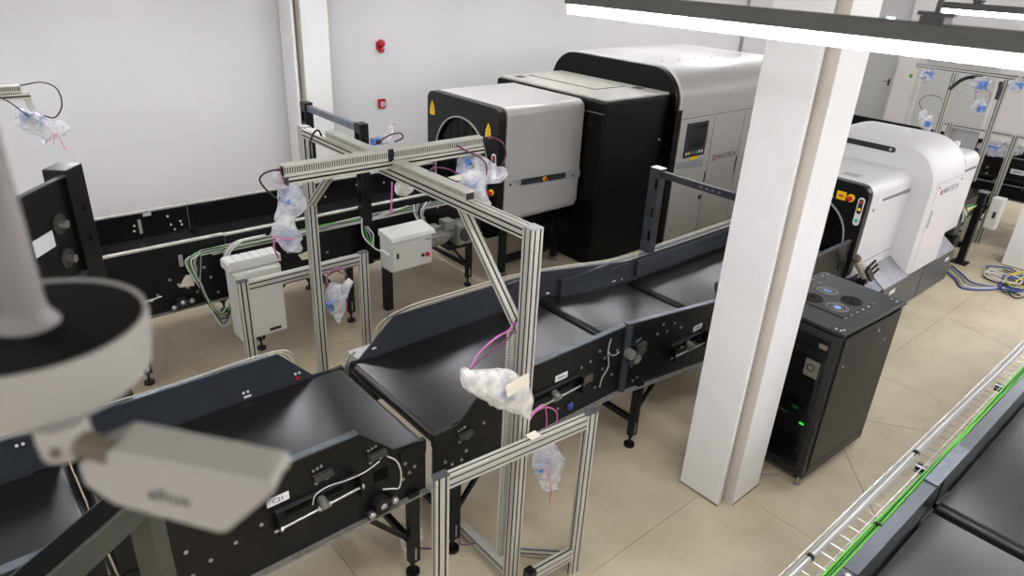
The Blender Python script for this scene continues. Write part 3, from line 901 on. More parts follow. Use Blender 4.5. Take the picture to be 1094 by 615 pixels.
# section behind the portal post
c2a, sp, gp, Z = conveyor('level belt conveyor section passing behind the aluminium portal post', 2.12, 4.03, YN, YF, 1.135, 1.135,
    [(2.12, 0), (2.34, 0), (2.54, .20), (4.03, .215)], [(2.12, .02), (2.20, .02), (2.52, .30), (4.03, .28)], legs=(2.3,), rail=(2.56, 4.03, .21))
plate_label(sp, 3.31, YN, 1.14, .13, .055)
takeup(sp, 3.22, YN, 1.03, .56)
sensor_block(sp, 2.38, YN, 1.03)
studs([(2.55, 1.05), (2.22, .87), (2.28, .82), (2.40, .88), (2.36, .82), (3.53, 1.14), (3.63, 1.16), (3.73, 1.22), (3.80, 1.13), (3.79, 1.03), (3.86, 1.04), (3.72, .88), (3.92, .93), (3.95, 1.15), (3.85, 1.16), (3.30, .85), (3.45, .84)], YN - .006, .012).build('studs', ZINC, sp, kind='stuff')
MB().box(3.58, 3.68, YN - .011, YN - .006, .96, 1.03).build('cut_out', RUB, sp)
MB().tube([(3.80, 3.0, 1.33), (3.77, 2.99, 1.22), (3.80, 2.99, 1.08), (3.74, 2.99, 1.0), (3.73, 3.0, .9)], .006).build('sensor_cable', GRCAB, sp, smooth=60)
MB().tube([(3.78, 2.99, 1.2), (3.84, 2.98, 1.17), (3.9, 2.98, 1.18)], .005).build('sensor_cable', GRCAB, sp, smooth=60)
MB().box(3.40, 3.45, YN - .04, YN - .006, .80, .85).build('blue_connector', BLCAB, sp, bevel=.01)
studs([(2.32, 1.21), (2.34, 1.21), (3.68, 1.20), (3.71, 1.20), (3.68, 1.30), (3.95, 1.33)], YF - .006, .008).build('studs', PAPER, gp, kind='stuff')
MB().box(4.0 - .34, 4.05, YF - .045, YF - .006, 1.19, 1.41).build('overlap_panel', GUARD, gp, bevel=.006)
# section running downhill
S = -.128
c2b, sp, gp, Z = conveyor('short downhill belt conveyor section beyond the bend in the side rail', 4.07, 5.36, YN, YF, 1.13, .965,
    [(4.05, .225), (5.36, .225)], [(4.05, .28), (5.36, .24)], legs=(4.32,), rail=(4.05, 5.36, .215), skirt=.44)
plate_label(sp, 5.11, YN, .99, .13, .055)
takeup(sp, 4.97, YN, .87, .5, -.04)
sensor_block(sp, 4.25, YN, 1.10)
studs([(4.62, 1.11), (4.48, 1.13), (4.83, 1.08), (4.72, 1.16), (4.18, .95), (4.22, .75), (4.28, .76), (4.9, .85), (5.2, .83), (4.55, 1.2)], YN - .006, .012).build('studs', ZINC, sp, kind='stuff')
MB().box(4.02, 4.10, YN - .03, YN - .006, .70, 1.34).build('joint_channel', GUARD, sp, bevel=.004)
MB().cyl((4.06, YN - .09, 1.10), (4.06, YN - .03, 1.10), .045, 14).cyl((4.16, YN - .08, 1.02), (4.16, YN - .006, 1.02), .04, 14).build('hinge_bolt', MOTOR, sp, smooth=40)
MB().bar((4.08, YN - .06, .98), (4.26, YN - .06, 1.10), .02, .07, (0, 1, 0)).build('hinge_plate', OLIVE, sp, bevel=.004)
MB().box(4.35, 5.02, YF - .05, YF - .006, 1.01, 1.27).build('overlap_panel', GUARD, gp, bevel=.006)
MB().box(5.02, 5.34, YF - .035, YF - .006, .99, 1.20).build('overlap_panel', GUARD, gp, bevel=.006)
studs([(4.15, 1.19), (4.17, 1.19), (5.1, 1.06), (5.13, 1.06), (5.24, 1.05)], YF - .05, .009).build('studs', PAPER, gp, kind='stuff')
# last section before the scanner
c2c, sp, gp, Z = conveyor('belt conveyor section running behind the column into the white scanner', 5.42, 8.15, YN, YF, .955, .955,
    [(5.37, .22), (8.15, .22)], [(5.37, .25), (8.15, .25)], legs=(5.9, 7.6), rail=(5.37, 8.15, .22), skirt=.42)
MB().bar((5.45, YN + .02, 1.18), (5.62, YN + .18, 1.22), .03, .07).build('lead_in_plate', GUARD, sp)
MB().box(5.5, 8.1, YF - .04, YF - .006, 1.0, 1.18).build('overlap_panel', GUARD, gp, bevel=.006)
# conveyor along the long wall
WN, WF = 6.65, 7.75
w0, sp, gp, Z = conveyor('black belt conveyor section along the wall left of the belt joint', -2.2, 2.11, WN, WF, 1.115, 1.115,
    [(-2.2, .28), (2.11, .28)], [(-2.2, .28), (2.11, .28)], legs=(-.6, 1.2), rail=(-2.2, 2.11, .275), far_rail=(-2.2, 2.11, .275), rail_mat=RAILB, guard=BLACK, skirt=.40)
studs([(1.55, 1.05), (1.62, .98), (1.70, .93), (1.42, .92), (1.36, .88), (1.78, .86), (1.93, .98), (1.98, .8), (1.88, 1.1)], WN - .006, .014).build('studs', ZINC, sp, kind='stuff')
MB().box(1.66, 1.70, WN - .011, WN - .006, 1.16, 1.28).build('slot_mark', RAILB, sp)
MB().xz([(1.62, .95), (1.70, 1.06), (1.78, 1.05), (1.76, .93)], WN - .011, WN - .006).build('cut_out', CARD, sp)
MB().cyl((1.18, WN - .03, .88), (1.45, WN - .03, .91), .008, 8).build('tension_rod', ZINC, sp)
bearing(sp, 1.62, WN, .79)
MB().box(1.60, 1.63, WF - .012, WF - .006, 1.16, 1.32).build('slot_mark', RAILB, gp)
studs([(1.56, 1.26), (1.55, 1.2), (1.9, 1.3), (1.92, 1.2), (2.02, 1.22), (2.03, 1.18), (1.95, 1.14)], WF - .006, .012).build('studs', PAPER, gp, kind='stuff')
MB().box(1.66, 1.74, WF - .02, WF - .006, 1.345, 1.385).build('white_clip', PAPER, gp)
w1, sp, gp, Z = conveyor('black belt conveyor section along the wall leading into the scanner', 2.125, 5.40, WN, WF, 1.115, 1.115,
    [(2.125, .28), (5.4, .25)], [(2.115, .28), (5.4, .28)], legs=(2.35, 3.45, 5.2), rail=(2.115, 5.38, .265), far_rail=(2.115, 5.4, .275), rail_mat=RAILB, guard=BLACK, skirt=.40)
MB().box(2.2, 5.35, WF - .02, WF - .006, 1.12, 1.36).build('overlap_panel', BLACK, gp)
studs([(3.5, 1.28), (3.44, 1.22), (3.48, 1.24), (4.2, 1.28), (3.75, 1.2), (4.6, 1.25)], WF - .02, .012).build('studs', PAPER, gp, kind='stuff')
MB().box(3.55, 3.57, WF - .026, WF - .02, 1.16, 1.32).build('slot_mark', RAILB, gp)
MB().xz([(2.86, 1.0), (2.98, 1.02), (2.98, .93), (2.90, .93)], WN - .011, WN - .006).build('cut_out', CARD, sp)
studs([(2.6, .95), (2.75, 1.06), (3.1, 1.1), (3.2, .95), (3.35, .85), (3.0, .82), (2.5, .85), (4.5, 1.1), (4.8, 1.0), (4.7, 1.2)], WN - .006, .014).build('studs', ZINC, sp, kind='stuff')
# conveyor beside the camera, bottom right
RN, RF = -.42, .66
r1, sp, gp, Z = conveyor('near section of the belt conveyor in the lower right corner', .9, 4.07, RN, RF, 1.16, 1.16,
    [(.9, .22), (4.07, .22)], [(.9, .22), (4.07, .22)], legs=(1.5, 3.6), rail=(.9, 4.07, .22), guard=BLACK)
MB().box(.9, 2.93, RF - .012, RF + .06, 1.38, 1.39).build('top_rail', DRAIL, gp, bevel=.003)
MB().box(2.94, 3.96, RF - .012, RF + .06, 1.382, 1.392).build('top_rail', DRAIL, gp, bevel=.003)
MB().lathe((2.9, RF + .02, 1.39), (0, 0, 1), [(.016, 0), (.016, .006), (.008, .01)], 10).build('bolt_head', ZINC, gp)
r2, sp, gp, Z = conveyor('far section of the belt conveyor in the lower right corner', 4.13, 9.4, RN, RF, 1.16, 1.16,
    [(4.13, .22), (9.4, .22)], [(4.13, .22), (9.4, .22)], legs=(4.6, 7.0, 9.0), rail=(4.13, 9.4, .22), guard=BLACK)
MB().box(3.95, 4.47, RF - .014, RF + .062, 1.392, 1.402).build('joint_cover', RAIL, gp, bevel=.003)
MB().box(4.46, 9.4, RF - .012, RF + .06, 1.38, 1.39).build('top_rail', DRAIL, gp, bevel=.003)
# far conveyor crossing behind the second scanner (built along x, turned by -90 degrees)
fc, sp, gp, Z = conveyor('black belt conveyor crossing the far end of the hall', -8.6, .6, 13.75, 14.85, 1.2, 1.2,
    [(-8.6, .22), (.6, .22)], [(-8.6, .25), (.6, .25)], legs=(-7.5, -5.0, -3.4, -1.9, 0), rail=(-8.6, .6, .22), guard=BLACK, skirt=.45)
plate_label(sp, -2.86, 13.75, 1.22, .2, .08)
takeup(sp, -3.15, 13.75, 1.02, .9)
studs([(-3.3, 1.2), (-3.28, 1.1), (-2.7, 1.1), (-2.5, 1.2), (-3.5, 1.0)], 13.75 - .006, .02).build('studs', ZINC, sp, kind='stuff')
MB().xz([(-8.0, 1.42), (-4.9, 1.42), (-3.7, 1.30), (-3.7, 1.2), (-8.0, 1.2)], 13.62, 13.70).build('skirt_board', BLACK, sp)
loc = fc.location.copy()
fc.rotation_euler.z = -math.pi / 2
fc.location = (loc.y, -loc.x, 0)

# ================================================================ aluminium sensor portal
def duct(par, p0, p1, w, h, up=(0, 0, 1), side=None, pitch=.0155):
    """slotted PVC cable duct; base centre line p0-p1, w across, h along up"""
    p0, p1, up = Vector(p0), Vector(p1), Vector(up)
    a = (p1 - p0)
    L = a.length
    a.normalize()
    s = a.cross(up).normalized()
    d = MB()
    d.extr([p0 - s * w / 2, p0 + s * w / 2, p0 + s * w / 2 + up * .003, p0 - s * w / 2 + up * .003], p1 - p0)
    root = d.build('cable_duct', DUCT, par)
    n = int(L / pitch)
    for sg in (-1, 1):
        xs_ = [0.0]
        for k in range(n):
            c = (k + .5) * L / n
            xs_ += [c - pitch * .27, c + pitch * .27]
        xs_.append(L)
        zs_ = [.0, h * .30, h * .86, h]
        vs, fs = [], []
        for x in xs_:
            for z in zs_:
                vs.append(p0 + a * x + up * z + s * sg * w / 2)
        for i in range(len(xs_) - 1):
            for j in range(3):
                if i % 2 == 1 and j == 1:
                    continue
                fs.append((i * 4 + j, i * 4 + 4 + j, i * 4 + 5 + j, i * 4 + 1 + j))
        MB().add(vs, fs).build('slotted_side', DUCT, root, solid=.002)
    q = p0 + up * h
    MB().extr([q - s * (w / 2 + .002) - up * .008, q - s * (w / 2 + .002) + up * .003, q + s * (w / 2 + .002) + up * .003, q + s * (w / 2 + .002) - up * .008], p1 - p0).build('duct_lid', DUCT, root)
    q2 = MB().extr([p0 + s * (w / 2 - .006) + up * .004, p0 - s * (w / 2 - .006) + up * .004, p0 - s * (w / 2 - .006) + up * (h * .8), p0 + s * (w / 2 - .006) + up * (h * .8)], p1 - p0)
    q2.build('shade_fill', BCAB, root)  # solid black block added so the slots show a dark, shaded inside
    return root

pt = thing('sensor_portal', 'tall aluminium profile portal straddling the front belt conveyor', 'portal', (2.42, 3.9, 0))
X1, YP1, YP2 = 2.42, 2.53, 5.28
for yy in (YP1, YP2):
    p = profile((X1, yy, .0), (X1, yy, 2.70), .08, .08).build('post', ALU, pt)
    MB().box(X1 - .04, X1 + .04, yy - .04, yy + .04, 2.70, 2.708).build('end_cap', DOORG, p)
profile((X1, YP1 + .04, 2.665), (X1, YP2 - .04, 2.665), .08, .07).build('cross_beam', ALU, pt)
ab = profile((1.66, 3.93, 2.725), (3.17, 3.93, 2.725), .08, .045, (0, 1, 0)).build('sensor_beam', ALU, pt)
for xx in (1.655, 3.172):
    MB().box(xx - .004, xx + .004, 3.89, 3.97, 2.70, 2.75).build('end_cap', ALUCAP, ab)
duct(pt, (1.64, 3.93, 2.75), (3.16, 3.93, 2.75), .06, .07)
MB().box(2.36, 2.40, 3.895, 3.90, 2.70, 2.83).build('bracket', BLACK, pt)
duct(pt, (X1 - .005, 3.88, 2.70), (X1 - .005, 3.08, 2.70), .07, .055)
duct(pt, (X1 + .005, 4.85, 2.70), (X1 + .005, 3.99, 2.70), .07, .055)
duct(pt, (X1 - .02, YP1 + .07, .25), (X1 - .02, YP1 + .07, 2.02), .05, .045, (0, 1, 0), pitch=.02)
profile((X1, 3.17, 2.645), (X1, YP1 + .02, 2.0), .06, .04).build('brace', ALU, pt)
profile((X1, 4.6, 2.645), (X1, YP2 - .02, 2.05), .06, .04).build('brace', ALU, pt)
profile((X1 + .04, YP1 + .04, .035), (X1 + .04, YP2 - .04, .035), .08, .045).build('floor_beam', ALU, pt)
duct(pt, (X1 + .03, YP1 + .08, .058), (X1 + .03, 4.9, .058), .06, .05, pitch=.022)
MB().tube([(X1 - .02, 4.93, 2.70), (X1 - .03, 4.97, 2.74), (X1 - .06, 5.0, 2.70), (X1 - .07, 5.04, 2.6), (X1 - .03, 5.1, 2.4)], .008).build('cable', BCAB, pt, smooth=60)
def low_frame(label, A, B, zt, lower):
    A, B = Vector((*A, 0)), Vector((*B, 0))
    d = (B - A).normalized()
    t = thing('low_frame', label, 'frame', (A + B) / 2, 'low aluminium frames')
    for p in (A, B):
        o = profile(p, p + Vector((0, 0, zt)), .088, .05, d).build('post', ALU, t)
        n = Vector((-d.y, d.x, 0))
        q = p + Vector((0, 0, zt))
        MB().extr([q - d * .045 - n * .026, q + d * .045 - n * .026, q + d * .045 + n * .026, q - d * .045 + n * .026], (0, 0, .008)).build('end_cap', ALUCAP, o)
    z = Vector((0, 0, zt - .055))
    profile(A + d * .045 + z, B - d * .045 + z, .05, .09, (-d.y, d.x, 0)).build('top_beam', ALU, t)
    if lower:
        z = Vector((0, 0, lower))
        profile(A + d * .70 + z, B - d * .045 + z, .05, .09, (-d.y, d.x, 0)).build('lower_beam', ALU, t)
        MB().box(*(lambda c: (c.x - .03, c.x + .03, c.y - .035, c.y + .035, lower - .05, lower + .06))(A + d * .71)).build('bracket', BLACK, t)
        n = Vector((-d.y, d.x, 0))
        profile(B + n * .03 + Vector((0, 0, .14)), B + n * .34 - d * .22 + Vector((0, 0, .03)), .045, .045, (0, 0, 1)).build('foot_strut', ALU, t)
    return t
lf = low_frame('low aluminium frame in front of the portal post, nearest the camera', (1.75, 2.44), (2.86, 2.345), 1.41, .20)
MB().box(2.36, 2.44, 2.36, 2.42, 1.4105, 1.413).build('paper_label', CARD, lf)
low_frame('low aluminium frame behind the portal, beside the large grey enclosure', (1.82, 5.42), (2.97, 5.42), 1.43, 0)

# ================================================================ guard arches
def guard_arch(label, x, y0, y1, zt, m_, bm, zlow0, zlow1):
    t = thing('guard_arch', label, 'arch', (x, (y0 + y1) / 2, 0), 'steel arches over the belts')
    for yy, zl in ((y0, zlow0), (y1, zlow1)):
        q = MB()
        lo, hi = x - .05, x + .05
        W2 = .065
        # channel post with square openings: flanges and web pieces
        q.box(lo, hi, yy - W2, yy - W2 + .008, zl, zt)
        q.box(lo, hi, yy + W2 - .008, yy + W2, zl, zt)
        zs_ = [zl, zl + .72, zl + .84, zl + .98, zl + 1.10, zt - .22, zt - .10, zt]
        for k in range(0, len(zs_) - 1):
            if k % 2 == 0:
                q.box(lo, lo + .008, yy - W2 + .008, yy + W2 - .008, zs_[k], zs_[k + 1])
            else:
                q.box(lo, lo + .008, yy - W2 + .008, yy - W2 + .022, zs_[k], zs_[k + 1])
                q.box(lo, lo + .008, yy + W2 - .022, yy + W2 - .008, zs_[k], zs_[k + 1])
        p = q.build('post', m_, t)
        MB().box(lo - .002, hi + .002, yy - W2 - .002, yy + W2 + .002, zt, zt + .006).build('post_cap', RAILB if m_ is GUARD else m_, p)
    b = MB().box(x - .03, x + .03, y0 + .065, y1 - .065, zt - .09, zt - .02).build('cross_bar', bm, t, bevel=.004)
    m = MB()
    for k in range(4):
        m.box(x - .033, x - .03, (y0 + y1) / 2 - .15 + .07 * k, (y0 + y1) / 2 - .12 + .07 * k, zt - .065, zt - .045)
    m.build('bar_slots', INKG, b, kind='stuff')
    return t
guard_arch('dark grey steel arch over the belt in front of the big scanner', 5.80, 2.98, 4.24, 2.12, GUARD, GUARD, .60, .60)
guard_arch('black steel arch over the wall conveyor behind the portal beam', 3.65, 6.56, 7.85, 2.35, BLACK, RAIL, .75, .75)

# ================================================================ dark steel structures at the left
t = thing('steel_end_frame', 'black steel channel post with bolted plate left of the wall conveyor', 'steel frame', (.55, 4.3, 0))
d1 = Vector((math.cos(math.radians(50)), math.sin(math.radians(50)), 0))
d2 = Vector((-d1.y, d1.x, 0))
c0 = Vector((.585, 4.27, 0))
def quad_post(m, o, a, b, la, lb, z0, z1):
    return m.extr([o + Vector((0, 0, z0)), o + a * la + Vector((0, 0, z0)), o + a * la + b * lb + Vector((0, 0, z0)), o + b * lb + Vector((0, 0, z0))], (0, 0, z1 - z0))
p = quad_post(MB(), c0, d1, d2, .16, .13, 0.0, 2.86).build('post', BLACK, t, bevel=.006)
for z in (2.62, 2.44):
    q = c0 + d1 * .085 + Vector((0, 0, z))
    MB().cyl(q - d2 * .002, q - d2 * .0005, .018, 12).build('hole', BLACKM, p)
pl = quad_post(MB(), c0 - d1 * .75 + d2 * .03, d1, d2, .75, .012, 2.28, 2.83).build('plate', BLACK, t, bevel=.003)
quad_post(MB(), c0 - d1 * .75 + d2 * .0, d1, d2, .745, .03, 2.83, 2.838).build('plate_lip', DRAIL, pl)
quad_post(MB(), c0 - d1 * .75 + d2 * .0, d1, d2, .745, .03, 2.27, 2.28).build('plate_lip', DRAIL, pl)
for z in (2.60, 2.40):
    q = c0 - d1 * .12 + d2 * .03 + Vector((0, 0, z))
    MB().cyl(q, q - d2 * .012, .055, 18).build('washer', OLIVE, pl, smooth=40)
    MB().cyl(q - d2 * .012, q - d2 * .05, .024, 6).build('bolt_head', ZINC, pl)
q = c0 - d1 * .36 + d2 * .028 + Vector((0, 0, 2.50))
MB().extr([q, q + d1 * .17, q + d1 * .17 + Vector((0, 0, .09)), q + Vector((0, 0, .09))], -d2 * .004).build('label_plate', PAPER, pl)
t = thing('steel_stand', 'olive grey steel stand with slanting beam below the surveillance camera', 'steel stand', (.3, 2.15, 0))
th = math.radians(33)
d1 = Vector((math.cos(th), math.sin(th), 0))
d2 = Vector((-d1.y, d1.x, 0))
c0 = Vector((.265, 2.16, 0))
quad_post(MB(), c0 - d1 * 1.1 + d2 * .0, d1, d2, 1.22, .11, 2.16, 2.27).build('beam', OLIVE, t, bevel=.004)
quad_post(MB(), c0 - d1 * 1.1 + d2 * .012, d1, d2, 1.215, .086, 2.2702, 2.274).build('beam_top', BLACKM, t)
quad_post(MB(), c0 + d1 * .04 + d2 * .0, d1, d2, .07, .10, 0.0, 2.16).build('post', OLIVE, t, bevel=.004)
quad_post(MB(), c0 - d1 * 1.05 + d2 * .0, d1, d2, .07, .10, 0.0, 2.16).build('post', OLIVE, t, bevel=.004)

# ================================================================ sensors wrapped in plastic bags
def bag_mesh(path, seed, n=12, sub=3, amp=.07):
    """crumpled bag: path = [(point, half width, half depth)], lofted with creases"""
    r_ = random.Random(seed)
    P = [Vector(p[0]) for p in path]
    q = []
    for i in range(len(path) - 1):
        for k in range(sub):
            t = k / sub
            q.append((P[i].lerp(P[i + 1], t), path[i][1] * (1 - t) + path[i + 1][1] * t, path[i][2] * (1 - t) + path[i + 1][2] * t))
    q.append((P[-1], path[-1][1], path[-1][2]))
    rings = []
    for i, (c, hw, hd) in enumerate(q):
        a = (q[min(i + 1, len(q) - 1)][0] - q[max(i - 1, 0)][0]).normalized()
        u = a.cross(Vector((CF.x, CF.y, CF.z)))
        u.normalize()
        v = a.cross(u)
        ring = []
        for k in range(n):
            t = 2 * math.pi * k / n
            j = 1 + amp * (r_.random() - .5) * 2 + .07 * math.sin(3 * t + i * .8 + seed)
            ring.append(c + (u * math.cos(t) * hw + v * math.sin(t) * hd) * j + a * (r_.random() - .5) * hw * .12)
        rings.append(ring)
    return MB().loft(rings)
def bagged(label, path, seed, body=None, ties=(), cables=(), m=None, loose=None, card=None):
    """a blue sensor in a clear bag, with its ties and cable"""
    base = Vector(path[0][0])
    t = thing('bagged_sensor', label, 'sensor', base, 'sensors wrapped in plastic bags')
    if body:
        c, s, rz = body
        b = MB().box(-s[0] / 2, s[0] / 2, -s[1] / 2, s[1] / 2, -s[2] / 2, s[2] / 2)
        M_ = Matrix.Translation(Vector(c)) @ Matrix.Rotation(rz[2], 4, 'Z') @ Matrix.Rotation(rz[0], 4, 'X') @ Matrix.Rotation(rz[1], 4, 'Y')
        b.v = [M_ @ v for v in b.v]
        o = b.build('sensor_body', SENS, t, bevel=.008)
        e = MB().box(-s[0] * .3, s[0] * .3, -s[1] / 2 - .006, -s[1] / 2, -s[2] * .3, s[2] * .3)
        e.v = [M_ @ v for v in e.v]
        e.build('sensor_window', INK, o)
    bag_mesh(path, seed).build('bag', m or BAG, t, smooth=22)
    if loose:
        bag_mesh(loose, seed + 50).build('bag_tail', BAG, t, smooth=22)
    for pts in ties:
        MB().tube(pts, .0035, 5).build('tie', PINK, t, smooth=60)
    for pts, cm in cables:
        MB().tube(pts, .006, 6, 6).build('cable', cm, t, smooth=60)
    if card:
        MB().extr(card, (0.004, -.004, 0)).build('card', CARD, t)
    return t
# left end of the sensor beam
bagged('bagged blue sensor hanging at the left end of the portal beam', [((1.615, 3.97, 2.80), .012, .01), ((1.63, 3.97, 2.73), .04, .03), ((1.70, 3.98, 2.65), .075, .05), ((1.71, 3.99, 2.56), .095, .055), ((1.66, 4.0, 2.48), .06, .04), ((1.63, 4.0, 2.43), .05, .03)], 1,
       body=((1.715, 3.985, 2.60), (.085, .06, .12), (.1, .5, .3)), ties=[[(1.615, 3.955, 2.80), (1.625, 3.95, 2.76), (1.64, 3.93, 2.70)], [(1.60, 3.95, 2.79), (1.62, 3.94, 2.802), (1.64, 3.95, 2.79)]],
       cables=[([(1.66, 3.93, 2.79), (1.56, 3.93, 2.795), (1.50, 3.93, 2.76), (1.53, 3.94, 2.69), (1.59, 3.95, 2.62)], BCAB)], m=BAG)
bagged('lower bagged sensor below the left end of the portal beam', [((1.62, 4.02, 2.42), .05, .03), ((1.66, 4.04, 2.37), .085, .05), ((1.69, 4.05, 2.31), .085, .05), ((1.71, 4.05, 2.25), .07, .04), ((1.765, 4.05, 2.20), .02, .015)], 2,
       body=((1.70, 4.05, 2.30), (.09, .05, .06), (.0, -.3, .3)), ties=[[(1.585, 4.0, 2.36), (1.62, 3.99, 2.33), (1.68, 3.98, 2.325)]],
       cables=[([(1.585, 4.0, 2.35), (1.58, 4.03, 2.28), (1.60, 4.06, 2.22), (1.63, 4.1, 2.16)], PCAB)], m=BAG)
bagged('bagged sensor hanging inside the low frame behind the portal', [((2.60, 5.26, 1.26), .05, .03), ((2.575, 5.26, 1.19), .08, .05), ((2.57, 5.26, 1.08), .10, .06), ((2.59, 5.26, .98), .075, .04), ((2.60, 5.26, .86), .012, .01)], 3,
       body=((2.55, 5.26, 1.07), (.11, .06, .09), (.0, -.4, .3)), ties=[[(2.62, 5.2, 1.17), (2.655, 5.19, 1.08), (2.65, 5.19, .98), (2.67, 5.19, .92)]],
       cables=[([(2.54, 5.3, 1.22), (2.55, 5.33, 1.32), (2.62, 5.34, 1.37), (2.70, 5.34, 1.36), (2.74, 5.32, 1.28)], PCAB), ([(2.52, 5.3, 1.18), (2.54, 5.33, 1.30), (2.64, 5.34, 1.345), (2.72, 5.34, 1.3)], PURP)], m=BAG,
       loose=[((2.64, 5.22, 1.12), .035, .02), ((2.67, 5.22, 1.22), .045, .02), ((2.73, 5.22, 1.28), .03, .015)])
bagged('small bagged sensor showing above the slotted duct behind the portal beam', [((2.60, 4.45, 2.74), .03, .02), ((2.68, 4.45, 2.75), .045, .03), ((2.72, 4.45, 2.80), .03, .02), ((2.735, 4.45, 2.85), .012, .01)], 4,
       body=((2.60, 4.45, 2.74), (.10, .05, .05), (0, 0, .2)), ties=[[(2.725, 4.43, 2.85), (2.74, 4.43, 2.855), (2.745, 4.44, 2.84)]],
       cables=[([(2.60, 4.42, 2.74), (2.68, 4.40, 2.785), (2.77, 4.40, 2.79), (2.80, 4.41, 2.75), (2.74, 4.43, 2.72)], PURP)], m=BAG)
bagged('bagged sensor hanging at the right end of the portal beam', [((2.97, 3.93, 2.52), .03, .02), ((3.03, 3.93, 2.60), .08, .05), ((3.12, 3.93, 2.60), .11, .06), ((3.24, 3.93, 2.53), .09, .05), ((3.34, 3.93, 2.50), .07, .04), ((3.41, 3.93, 2.53), .04, .03)], 5,
       body=((3.05, 3.93, 2.60), (.10, .06, .13), (.1, .4, .2)),
       cables=[([(2.92, 3.89, 2.79), (3.0, 3.87, 2.74), (3.10, 3.86, 2.69), (3.17, 3.86, 2.62), (3.19, 3.88, 2.54)], PURP), ([(3.16, 3.93, 2.80), (3.26, 3.93, 2.80), (3.37, 3.93, 2.75), (3.42, 3.93, 2.66), (3.39, 3.93, 2.57)], PURP)], m=BAG)
bagged('bagged sensor standing behind the duct on the portal cross beam', [((2.56, 3.32, 2.79), .03, .03), ((2.60, 3.32, 2.74), .09, .05), ((2.62, 3.32, 2.64), .10, .05), ((2.64, 3.32, 2.55), .11, .04)], 6,
       body=((2.60, 3.32, 2.66), (.10, .06, .12), (0, .1, .2)), cables=[([(2.44, 3.55, 2.745), (2.45, 3.5, 2.79), (2.49, 3.42, 2.80), (2.54, 3.36, 2.77)], PURP)], m=BAG,
       card=[(2.45, 3.36, 2.765), (2.60, 3.32, 2.785), (2.66, 3.30, 2.76), (2.50, 3.34, 2.74)])
bagged('small white bag hanging under the crossing of the portal beams', [((2.40, 3.86, 2.60), .03, .02), ((2.43, 3.86, 2.57), .06, .03), ((2.47, 3.86, 2.55), .045, .03), ((2.52, 3.86, 2.55), .02, .015)], 7,
       cables=[([(2.36, 3.86, 2.62), (2.36, 3.87, 2.5), (2.355, 3.88, 2.38)], PCAB)], m=BAG2)
bagged('large milky bag with a sensor tied to the front portal post', [((1.925, 2.479, 2.013), .02, .02), ((1.958, 2.469, 1.947), .055, .04), ((2.053, 2.460, 1.890), .085, .05), ((2.157, 2.445, 1.824), .115, .06), ((2.251, 2.436, 1.749), .115, .055), ((2.327, 2.426, 1.635), .07, .035), ((2.384, 2.422, 1.526), .012, .01)], 8,
       body=((2.225, 2.438, 1.765), (.13, .045, .085), (.1, .5, .3)), m=BAG2,
       cables=[([(2.39, 2.60, 2.10), (2.34, 2.60, 2.06), (2.119, 2.460, 2.146), (2.006, 2.460, 2.089), (1.949, 2.469, 1.994)], PCAB), ([(2.40, 2.60, 2.12), (2.36, 2.60, 2.02), (2.119, 2.460, 2.080), (2.015, 2.460, 2.042), (1.939, 2.469, 1.994)], PURP)],
       card=[(2.128, 2.365, 1.886), (2.270, 2.346, 1.928), (2.289, 2.346, 1.853), (2.147, 2.365, 1.805)])
bagged('bagged sensor hanging under the top beam of the near low frame', [((2.73, 2.58, 1.12), .03, .02), ((2.72, 2.58, 1.03), .09, .05), ((2.74, 2.58, .92), .12, .06), ((2.77, 2.58, .80), .10, .05), ((2.80, 2.58, .68), .07, .03), ((2.86, 2.58, .62), .02, .015)], 9,
       body=((2.735, 2.585, .90), (.12, .045, .11), (0, .3, .2)), ties=[[(2.64, 2.50, .97), (2.69, 2.50, .85), (2.72, 2.50, .76), (2.72, 2.50, .62)]],
       cables=[([(2.50, 2.55, 1.38), (2.58, 2.56, 1.43), (2.66, 2.57, 1.42), (2.70, 2.58, 1.30), (2.72, 2.58, 1.1)], PCAB), ([(2.50, 2.56, 1.33), (2.58, 2.57, 1.40), (2.70, 2.58, 1.38), (2.80, 2.58, 1.28), (2.78, 2.58, 1.1)], PCAB)], m=BAG)
bagged('crumpled clear bag lying low behind the near portal frame', [((2.02, 3.24, .26), .04, .03), ((2.05, 3.24, .20), .09, .05), ((2.06, 3.24, .12), .09, .05), ((2.04, 3.24, .03), .06, .05)], 10,
       cables=[([(2.02, 3.2, .10), (2.12, 3.18, .02), (2.25, 3.1, .015), (2.35, 3.05, .10), (2.30, 2.95, .13), (2.40, 2.9, .12)], PURP)], m=BAG2)
